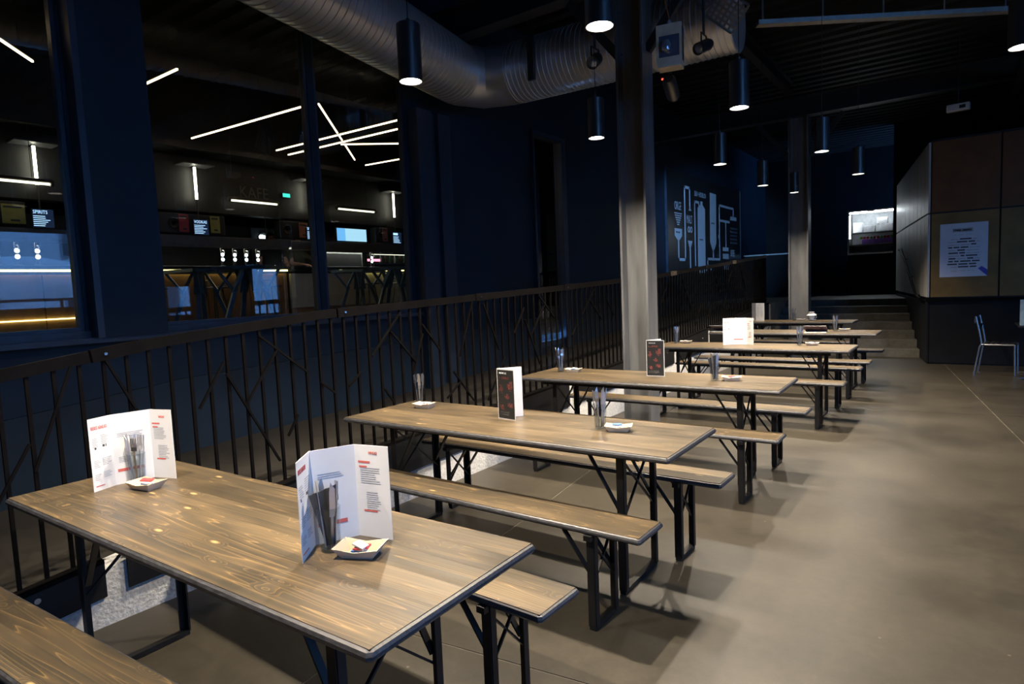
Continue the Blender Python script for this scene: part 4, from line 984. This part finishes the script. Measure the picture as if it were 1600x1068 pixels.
MB().cham(-.65, .08, 0, 3.62, 1.05, 1.10, .006).build('bar_top', 'bar_top', b2_); MB().box(.0, .035, 1.6, 3.6, 1.02, 1.045).build('light_strip', 'led_yellow', b2_)
# hood hanging over the bar, bulkhead above
hd = thing('bar_hood', 'long grey metal hood hanging above the bar', 'hood', (BARX, 0, 2.43))
MB().cham(-.2, .02, .6, 6.75, 0, .135, .006).build('hood_body', 'hood_grey', hd); MB().cham(-.2, .05, 6.78, 7.30, -.03, .12, .006).build('hood_body', 'case_metal', hd); MB().cham(-.2, .02, 7.34, 10.1, 0, .135, .006).build('hood_body', 'hood_grey', hd)
MB().box(-.19, -.13, .7, 6.7, -.012, 0).build('light_strip', 'hood_fill', hd); MB().box(-.19, -.13, 7.4, 10.0, -.012, 0).build('light_strip', 'hood_fill', hd); MB().box(0, .02, .6, 6.75, -.04, 0).build('front_lip', 'hood_grey', hd); MB().box(0, .02, 7.34, 10.1, -.04, 0).build('front_lip', 'hood_grey', hd)  # strips are added fill for taps and staff, lip added to hide them
for yv in (1.2, 3.9, 6.4, 7.6, 9.9): MB().tube([(-.1, yv, .135), (-.1, yv, .55)], .008, 6).build('hanger', 'beam_black', hd)
struct(MB().box(BARX-.30, BARX-.10, -3.9, 12, 2.95, CEIL).build('wall_bulkhead', 'fascia_dark'), 'dark bulkhead above the bar')
struct(MB().box(BARX-1.75, BARX-1.6, -3.9, 12, PLAT, 2.95).build('wall_backbar', 'fascia_dark'), 'dark back bar wall')
MB_ = MB().box(BARX-1.6, BARX-1.57, 7.05, 8.0, 2.3, 2.93); tag(MB_.build('wall_board', 'hood_grey'), 'plain grey board on the back bar wall', 'board')
# speakers / posters hanging above the hood
for (ya, yb, s) in ((4.35, 5.65, 'behind the red and olive posters'), (6.65, 7.25, 'beside the orange poster'), (8.85, 9.35, 'beside the pink poster'), (2.0, 3.0, 'behind the far left poster')):
    sp = thing('loudspeaker', 'long black loudspeaker box above the bar hood, '+s, 'loudspeaker', (BARX-.06, ya, 2.60), 0, 'loudspeakers above the bar')
    MB().cham(-.18, 0, 0, yb-ya, 0, .30, .008).build('cabinet', 'card_black', sp)
    n_ = max(2, int((yb-ya)/.3))
    for k in range(n_): MB().lathe([(.03, .0), (.075, .012), (.085, .004), (.085, 0)], 16, (0, (yb-ya)*(k+.5)/n_, .15), 'X').build('driver', 'fascia_dark', sp, smooth=True)
    MB().tube([(-.1, .2, .3), (-.1, .2, .36)], .02, 6).build('bracket', 'beam_black', sp)
for (ya, yb, z0, z1, m_, s) in ((4.90, 5.05, 2.62, 2.885, 'poster_red', 'red'), (5.39, 5.545, 2.625, 2.885, 'poster_olive', 'olive'), (7.02, 7.2, 2.62, 2.88, 'poster_orange', 'orange'), (9.0, 9.14, 2.62, 2.9, 'poster_pink', 'dusky pink'), (2.74, 2.98, 2.62, 2.86, 'poster_olive', 'ochre')):
    p_ = thing('bar_poster', s+' poster hanging above the bar hood', 'poster', (BARX-.035, ya, z0), 0, 'posters above the bar')
    MB().box(0, .006, 0, yb-ya, 0, z1-z0).build('sheet', m_, p_)
    mb = MB(); mb.box(.006, .008, .02, (yb-ya)-.03, (z1-z0)*.80, (z1-z0)*.9)
    mb.build('print', 'ink_dark', p_); mb = MB(); mb.box(.006, .008, (yb-ya)*.35, (yb-ya)*.75, (z1-z0)*.12, (z1-z0)*.22); mb.build('print', 'ink_dark', p_)
tag(MB().box(BARX-.1, BARX+.35, -3.8, 11.9, 3.80, 3.88).build('soffit_beam', 'fascia_dark'), 'flat dark soffit beam above the upright tube lamps', 'beam')
# vertical tube lamps with a menu screen below each
scr = [(3.125, 'SPIRITS', 'leftmost'), (5.178, 'VODKAS', 'second from the left'), (7.218, 'SPIRITS', 'third from the left'), (9.312, None, 'rightmost')]
for (yv, title, s) in scr:
    t = thing('tube_lamp', 'upright glowing tube lamp above the bar, '+s, 'lamp', (BARX+.02, yv, 3.12), 0, 'upright tube lamps')
    MB().tube([(0, 0, 0), (0, 0, .48)], .019, 10).build('tube', 'tube_white', t); MB().tube([(0, 0, -.36), (0, 0, 0)], .011, 8).build('rod', 'stool_steel', t)
    MB().box(-.12, .16, -.24, .24, .50, .515).build('cap_plate', 'hood_grey', t); MB().bar((-.1, 0, .49), (.0, 0, .49), .03, .02).build('bracket', 'beam_black', t)
    t = thing('menu_screen', 'small dark blue drinks screen under the '+s+' tube lamp', 'screen', (BARX+.045, yv-.10, 2.575), 0, 'drinks screens')
    MB().box(-.03, 0, 0, .24, 0, .24).build('housing', 'card_black', t); MB().box(0, .003, .006, .234, .006, .234).build('display', 'screen_dark', t)
    if title: text(title, .062, 'screen_text', t, (.005, .012, .178), sx=.82)
    else: MB().box(.003, .005, .012, .14, .178, .222).build('title_bar', 'screen_text', t)
    random.seed(int(yv*10))
    for k in range(6): MB().box(.003, .005, .012, .012+random.uniform(.12, .21), .022+k*.024, .030+k*.024).build('text_line', 'screen_text', t)
# horizontal lamps
for (ya, yb, z, s) in ((5.68, 6.56, 3.15, 'under the letters in the wide window'), (7.80, 8.74, 3.18, 'above the television'), (2.2, 3.2, 3.10, 'in the far left window')):
    t = thing('batten_lamp', 'horizontal tubular lamp hanging '+s, 'lamp', (BARX+(.06 if ya > 3 else .26), ya, z), 0, 'horizontal tubular lamps')
    MB().tube([(0, .02, 0), (0, yb-ya-.02, 0)], .017, 10).build('tube', 'tube_soft', t)
    MB().tube([(0, 0, .035), (0, yb-ya, .035)], .026, 10).build('housing', 'stool_steel', t)
    for q in (0, yb-ya): MB().lathe([(0, -.015), (.04, -.015), (.04, .015), (0, .015)], 12, (0, q, .01), 'Y').build('end_cap', 'stool_steel', t)
    for q in (.2, yb-ya-.2): MB().tube([(0, q, .05), (0, q, CEIL-z)], .003, 5).build('wire', 'cable', t)
sg = thing('letter_sign', 'thin unlit letters standing on the horizontal lamp', 'sign', (BARX+.06, 5.86, 3.215))
text('KAFE', .26, 'neon_off', sg, (0, 0, 0), sx=.9)
MB().box(-.005, .005, 0, .6, -.006, .002).build('base_bar', 'neon_off', sg)
ex = thing('exit_sign', 'small green illuminated exit sign above the bar', 'sign', (BARX-.09, 6.74, 3.30)); MB().box(0, .04, 0, .16, 0, .08).build('housing', 'card_black', ex); MB().box(.04, .044, .008, .152, .008, .072).build('display', 'exit_green', ex)
sw = thing('oval_wall_light', 'bright oval light on the grey board behind the bar', 'light', (BARX-1.565, 7.30, 2.74)); MB().lathe([(0, 0), (.10, 0), (.085, .03), (0, .04)], 18, (0, 0, 0), 'X').xf(Matrix.Rotation(R(-20), 4, 'X') @ Matrix.Diagonal((1, 1.1, .6, 1))).build('diffuser', 'spot_white', sw); MB().lathe([(0, -.005), (.12, -.005), (.11, .01), (0, .01)], 18, axis='X').build('rim', 'hood_grey', sw)
tv = thing('television', 'wide television showing a pale blue picture behind the bar', 'television', (BARX-.16, 7.955, 2.60))
MB().box(-.04, 0, -.02, .75, -.01, .27).build('housing', 'card_black', tv); MB().box(0, .003, 0, .20, .01, .25).build('picture', 'tv_blue', tv); MB().box(0, .003, .20, .73, .01, .25).build('picture', 'tv_pale', tv); MB().tube([(-.05, .36, .2), (-.05, .36, .36)], .015, 6).build('bracket', 'beam_black', tv)
# beer taps
for k, yv in enumerate((2.66, 2.868, 3.084, 5.577, 5.785, 5.988, 6.199, 8.719)):
    t = thing('beer_tap', 'chrome beer tap with two round lights, '+['first', 'second', 'third', 'fourth', 'fifth', 'sixth', 'seventh', 'eighth'][k]+' from the left', 'beer tap', (BARX-.1, yv, 2.10), 0, 'beer taps')
    MB().lathe([(0, 0), (.05, 0), (.05, .012), (.022, .02), (.022, .28), (.012, .30), (0, .30)], 14).build('column', 'stool_steel', t, smooth=True)
    for z in (.115, .19): MB().lathe([(0, 0), (.029, 0), (.026, .006), (0, .008)], 16, (.024, 0, z), 'X').build('round_light', 'tap_light', t)
    MB().tube([(.02, 0, .26), (.08, 0, .25), (.09, 0, .20)], .008, 8).build('spout', 'cutlery', t); MB().tube([(.04, 0, .26), (.05, 0, .36)], [.008, .016], 8).build('handle', 'bar_top', t)
# framed black board on the service counter, bottles on the back shelf
fb = thing('framed_case', 'black flight case with silver edges standing on the service counter', 'case', (BARX-.28, 7.7, 2.10))
MB().box(-.2, 0, .02, .92, .02, .27).build('body', 'card_black', fb); mb = MB(); mb.box(-.01, .012, 0, .94, 0, .025); mb.box(-.01, .012, 0, .94, .27, .295); mb.box(-.01, .012, 0, .025, .025, .27); mb.box(-.01, .012, .915, .94, .025, .27); mb.build('edge_frame', 'case_metal', fb)
sh = thing('bottle_shelf', 'lit shelf of bottles at the right end of the back bar', 'shelf', (BARX-1.6, 9.9, 1.95))
for z in (.30, .52): MB().box(0, .24, 0, 1.5, z, z+.02).build('board', 'case_metal', sh)
MB().box(0, .02, 0, 1.5, .0, .8).build('back_panel', 'fascia_dark', sh); MB().box(.22, .235, .0, 1.5, .522-.012, .52).build('light_strip', 'tube_soft', sh)
bm_ = MB().lathe([(0, 0), (.034, 0), (.036, .02), (.036, .14), (.014, .18), (.013, .235), (0, .235)], 12)
bms = [bm_.mesh('bottle', m_, True) for m_ in ('bottle_dark', 'bottle_green', 'bottle_clear')]
for k in range(12):
    o = obj('bottle', bms[k % 3], None, (BARX-1.43, 9.98+.118*k, 1.95+.54)); tag(o, ['brown', 'green', 'clear'][k % 3]+' bottle standing on the top shelf of the back bar', 'bottle', 'bottles on the top shelf')
for k in range(9):
    o = obj('bottle', bms[(k+1) % 3], None, (BARX-1.43, 10.05+.15*k, 1.95+.32)); o.scale = (.9, .9, .8); tag(o, ['brown', 'green', 'clear'][(k+1) % 3]+' bottle standing on the lower shelf of the back bar', 'bottle', 'bottles on the lower shelf')
ns_ = thing('neon_strip', 'short pinkish red glowing sign below the bottle shelf', 'sign', (BARX-.55, 9.02, 2.25)); MB().box(0, .02, 0, .34, 0, .05).build('tube', 'neon_red', ns_); MB().tube([(0, .17, -.15), (0, .17, 0)], .01, 6).build('stand', 'beam_black', ns_)
# hanging light bars under the bar ceiling
tubes = [((-5.9, 1.2), (-7.248, 2.431)), ((-7.35, 3.41), (-6.487, 3.416)), ((-9.07, 4.9), (-6.62, 5.04)), ((-9.01, 6.24), (-6.3, 6.34)), ((-9.0, 6.45), (-6.5, 6.56)), ((-6.61, 5.23), (-8.88, 7.74)), ((-7.75, 6.50), (-6.9, 7.28)), ((-8.89, 7.99), (-7.9, 8.09))]
tn = ['in the far left window', 'short, beside the pier', 'long and single, in the wide window', 'upper of the crossing pair', 'lower of the crossing pair', 'steep one crossing the pair', 'level one right of the crossing', 'lowest one on the right']
for k, ((xa, ya), (xb, yb)) in enumerate(tubes):
    z = 3.9+[0, 0, 0, .02, -.02, .06, -.05, 0][k]
    t = thing('light_bar', 'warm glowing ceiling light bar, '+tn[k], 'lamp', (xa, ya, z), 0, 'ceiling light bars')
    d = Vector((xb-xa, yb-ya, 0))
    MB().bar((0, 0, 0), d, .017, .017).build('tube', 'led_tube', t); MB().bar((0, 0, .016), d+Vector((0, 0, .016)), .026, .01).build('housing', 'beam_black', t)
    for q in (.12, .88): MB().tube([d*q+Vector((0, 0, .02)), d*q+Vector((0, 0, CEIL-z-.005))], .003, 5).build('wire', 'cable', t)
# high tables and stools
def make_high():
    t = obj('high_table', None); t.empty_display_size = .1; h = .96; a = .31
    mb = MB()
    for s in (-1, 1): mb.bar((-a, s*a, h), (a, s*a, h), .05, .04); mb.bar((s*a, -a, h), (s*a, a, h), .05, .04)
    mb.build('top_frame', 'table_teal', t)
    mb = MB()
    for s in (-1, 1): mb.bar((0, 0, h), (s*a, a, h), .025, .03); mb.bar((0, 0, h), (s*a, -a, h), .025, .03); mb.bar((0, 0, h), (0, s*a, h), .025, .03)
    mb.build('top_lattice', 'table_teal', t)
    MB().lathe([(0, h+.02), (.33, h+.02), (.33, h+.028), (0, h+.028)], 20).build('glass_top', 'tumbler_glass', t)
    for sx in (-1, 1):
        for sy in (-1, 1):
            mb = MB(); mb.bar((sx*.05, sy*.05, h-.02), (sx*.16, sy*.16, h-.30), .11, .03, (sx, sy, 0)); mb.bar((sx*.13, sy*.13, h-.25), (sx*.30, sy*.30, 0), .055, .045, (sx, sy, 0)); mb.bar((sx*.28, sy*.28, h-.02), (sx*.15, sy*.15, h-.28), .05, .03, (sx, sy, 0)); mb.build('leg', 'table_teal', t)
    mb = MB(); q = .265
    for s in (-1, 1): mb.bar((-q, s*q, .25), (q, s*q, .25), .03, .03); mb.bar((s*q, -q, .25), (s*q, q, .25), .03, .03)
    mb.build('foot_ring', 'table_teal', t)
    return t
ph = make_high()
for k, (x, y, rz, s) in enumerate(((-8.35, 4.46, 10, 'far left one in the wide window'), (-7.5, 4.66, 35, 'second one in the wide window'), (-8.3, 7.17, 15, 'one right of the mullion'), (-7.5, 7.22, 30, 'rightmost one'))):
    o = ph if k == 0 else copy_tree(ph); o.location = (x, y, PLAT); o.rotation_euler = (0, 0, R(rz)); tag(o, 'dark teal steel high table with lattice top, '+s, 'table', 'high tables in the bar')
def make_stool():
    t = obj('bar_stool', None); t.empty_display_size = .1
    MB().cham(-.16, .16, -.16, .16, .74, .765, .008).build('seat', 'stool_steel', t)
    for k in range(4):
        a = R(45+90*k); MB().tube([(.10*math.cos(a), .10*math.sin(a), .74), (.24*math.cos(a), .24*math.sin(a), 0)], .013, 6).build('leg', 'stool_steel', t)
    mb = MB(); pr = [(.20*math.cos(R(45+90*k)), .20*math.sin(R(45+90*k)), .22) for k in range(5)]; mb.tube(pr, .010, 6); mb.build('foot_ring', 'stool_steel', t)
    MB().tube([(-.15, -.14, .77), (-.17, -.14, .86), (-.17, .14, .86), (-.15, .14, .77)], .010, 6).build('low_back', 'stool_steel', t)
    return t
ps = make_stool()
for k, (x, y, rz, s) in enumerate(((-9.05, 4.15, 0, 'at the left end of the wooden bar'), (-9.05, 5.05, 20, 'at the bar behind the far left high table'), (-9.05, 5.95, -10, 'at the bar under the beer taps'), (-8.9, 7.9, 5, 'at the cream counter'), (-8.95, 8.75, -15, 'at the right end of the cream counter'))):
    o = ps if k == 0 else copy_tree(ps); o.location = (x, y, PLAT); o.rotation_euler = (0, 0, R(rz)); tag(o, 'thin metal bar stool '+s, 'stool', 'bar stools')

# ------------------------------------------------------------------ people behind the bar
def person(loc, rz, label, shirt, hair, arms, headz=0, curly=False):
    V = []; E = []; RD = []
    def v(p, r, par=None):
        V.append(p); RD.append(r if isinstance(r, tuple) else (r, r)); i = len(V)-1
        if par is not None: E.append((par, i))
        return i
    pel = v((0, 0, .96), (.13, .16)); sp = v((0, 0, 1.14), (.11, .14), pel); cs = v((0, 0, 1.34), (.12, .17), sp); nk_ = v((0, 0, 1.47), .055, cs); nb = v((.01, 0, 1.53), .052, nk_)
    jw = v((.03, 0, 1.58), (.075, .062), nb); hc = v((.025, 0, 1.66), (.095, .076), jw); v((.01, 0, 1.745), (.06, .055), hc)
    for s, arm in zip((-1, 1), arms):
        sh_ = v((0, s*.17, 1.41), .062, cs); el_ = v(arm[0], .045, sh_); wr = v(arm[1], .03, el_)
        d = (Vector(arm[1])-Vector(arm[0])).normalized(); side = d.cross(Vector((0, 0, 1))).normalized()
        pa = v(tuple(Vector(arm[1])+d*.06), (.022, .034), wr)
        for k in range(4):
            b0 = Vector(arm[1])+d*.09+side*(-.027+.018*k); ln = (.06, .072, .068, .052)[k]
            f1 = v(tuple(b0), .0095, pa); f2 = v(tuple(b0+d*ln*.55-Vector((0, 0, .006))), .0088, f1); v(tuple(b0+d*ln-Vector((0, 0, .024))), .008, f2)
        t1 = v(tuple(Vector(arm[1])+d*.04-side*.04*s), .0105, wr); v(tuple(Vector(arm[1])+d*.08-side*.055*s-Vector((0, 0, .015))), .009, t1)
        hp_ = v((0, s*.09, .90), .10, pel); kn = v((.02, s*.10, .50), .062, hp_); an = v((0, s*.10, .09), .042, kn); v((.15, s*.11, .035), (.035, .045), an)
    me = bpy.data.meshes.new('body'); me.from_pydata(V, E, []); o = bpy.data.objects.new('body_src', me); col.objects.link(o)
    sk = o.modifiers.new('skin', 'SKIN'); o.modifiers.new('sub', 'SUBSURF').levels = 2
    for i, sv in enumerate(me.skin_vertices[0].data): sv.radius = RD[i]; sv.use_root = (i == 0)
    dg = bpy.context.evaluated_depsgraph_get(); bme = bpy.data.meshes.new_from_object(o.evaluated_get(dg)); bpy.data.objects.remove(o)
    bme.name = 'body'; bme.materials.clear()
    for m_ in ('skin', shirt, 'trouser_dark'): bme.materials.append(MATS[m_])
    elz = [a[0] for a in arms]
    for p in bme.polygons:
        c = p.center; p.use_smooth = True
        isarm = abs(c.y) > .19 or c.x > .17
        if c.z < .95: p.material_index = 2
        elif isarm and min((Vector(a[1])-c).length for a in arms) < .30: p.material_index = 0
        elif c.z < 1.47: p.material_index = 1
        else: p.material_index = 0
    root = thing('person', label, 'person', loc, rz, None); root.scale = (1, 1, 1+headz)
    obj('body', bme, root)
    # face and hair
    mb = MB(); mb.lathe([(0, -.012), (.010, -.004), (.011, .01), (0, .03)], 8, (.118, 0, 1.635)); mb.build('nose', 'skin', root, smooth=True)
    for s in (-1, 1): MB().lathe([(0, -.009), (.009, 0), (0, .009)], 8, (.104, s*.030, 1.665)).build('eye', 'card_black', root); MB().lathe([(0, -.03), (.012, -.01), (.014, .012), (0, .03)], 8, (.02, s*.082, 1.645)).build('ear', 'skin', root, smooth=True)
    MB().bar((.108, -.022, 1.597), (.108, .022, 1.597), .008, .008).build('mouth', 'poster_pink', root)
    mb = MB(); rnd = random.Random(5)
    prof = []
    vs = []; fs = []; n_, m2 = 20, 9
    for i in range(m2+1):
        ph_ = R(90-i*13)
        for k in range(n_):
            th = 2*math.pi*k/n_; rr2 = 1+(rnd.uniform(-.02, .12) if curly else rnd.uniform(-.01, .03))
            x = math.cos(ph_)*math.cos(th); yv = math.cos(ph_)*math.sin(th); z = math.sin(ph_)
            cut = .0
            if x > .35 and ph_ < R(28): rr2 *= .72
            vs.append((.012+x*.108*rr2, yv*.096*rr2, 1.675+z*.105*rr2))
    for i in range(m2):
        for k in range(n_): j = (k+1) % n_; fs.append((i*n_+k, i*n_+j, i*n_+n_+j, i*n_+n_+k))
    mb.add(vs, fs); mb.build('hair', hair, root, smooth=True)
    return root
relaxed = lambda s: ((.03, s*.24, 1.14), (.12, s*.26, .92))
person((-10.5, 7.02, PLAT), R(-25), 'person in a black t-shirt working behind the beer taps', 'shirt_black', 'hair_dark', [((.10, -.25, 1.20), (.30, -.20, 1.12)), ((.10, .25, 1.18), (.28, .2, 1.10))])
person((-10.5, 7.55, PLAT), R(10), 'dark haired person in an olive shirt reaching along the bar', 'shirt_green', 'hair_dark', [((.12, -.26, 1.20), (.36, -.16, 1.16)), ((.16, .30, 1.24), (.30, .52, 1.20))], .0)
person((-10.5, 8.56, PLAT), R(-10), 'curly auburn haired person behind the service counter', 'shirt_black', 'hair_brown', [relaxed(-1), relaxed(1)], .04, True)

# ------------------------------------------------------------------ outside the facade (seen mirrored in the windows, and the source of the daylight)
struct(MB().box(FX+.22, 60, -40, 60, -.3, -.1).build('ground_outside', 'asphalt'), 'street outside')
bd = thing('street_building', 'white plastered street building across the street', 'building', (24, 0, -.1))
MB().box(0, 8, -14, 24, 0, 6.5).build('wall', 'plaster_white', bd); MB().box(-.3, 8.3, -14.3, 24.3, 6.5, 6.8).build('roof', 'shutter_grey', bd)
for k in range(9):
    for z in (1.0, 4.0):
        wv = MB().box(-.06, .02, -12+k*4, -10.6+k*4, z, z+1.7).build('window', 'shutter_grey', bd); MB().box(-.08, -.06, -11.9+k*4, -10.7+k*4, z+.1, z+1.6).build('pane', 'window_dark', wv)
tn_ = thing('street_canopy', 'big white street canopy with a dark round opening', 'canopy', (11.5, 6.6, -.1))
MB().lathe([(3.0, 1.9), (2.3, 2.55), (1.2, 3.0), (.5, 3.15), (.5, 3.12), (1.2, 2.95), (2.3, 2.48), (2.96, 1.88)], 32, cap=False).build('cover', 'tent_white', tn_, smooth=True)
MB().lathe([(0, 3.1), (.5, 3.1), (.5, 3.16), (0, 3.2)], 20).build('cap', 'shutter_grey', tn_)
for k in range(6): a = R(60*k); MB().tube([(2.9*math.cos(a), 2.9*math.sin(a), 0), (2.9*math.cos(a), 2.9*math.sin(a), 1.95)], .04, 8).build('pole', 'alu', tn_)
te = thing('street_tree', 'leafy green street tree beyond the facade', 'tree', (15.5, 12.0, -.1))
MB().tube([(0, 0, 0), (.05, 0, 1.5), (0, .1, 2.6), (.1, .1, 3.6)], [.16, .13, .11, .06], 10).build('trunk', 'bark', te)
random.seed(21)
for k in range(4): a = R(90*k+20); MB().tube([(0, .1, 2.3), (.8*math.cos(a), .8*math.sin(a), 3.3), (1.4*math.cos(a), 1.4*math.sin(a), 3.9)], [.06, .04, .02], 6).build('branch', 'bark', te)
mb = MB()
for k in range(2200):
    th = random.uniform(0, 6.28); u = random.uniform(-1, 1); rr3 = 1.9*random.random()**.4; q = math.sqrt(1-u*u)
    c = Vector((rr3*q*math.cos(th), rr3*q*math.sin(th), 4.0+rr3*u*.8)); a = Vector((random.uniform(-1, 1), random.uniform(-1, 1), random.uniform(-1, 1))).normalized()*.11; b2 = a.orthogonal().normalized()*.06
    mb.add([c-a, c+b2, c+a, c-b2], [(0, 1, 2, 3)])
fo = mb.build('foliage', 'leaf', te); fo['kind'] = 'stuff'
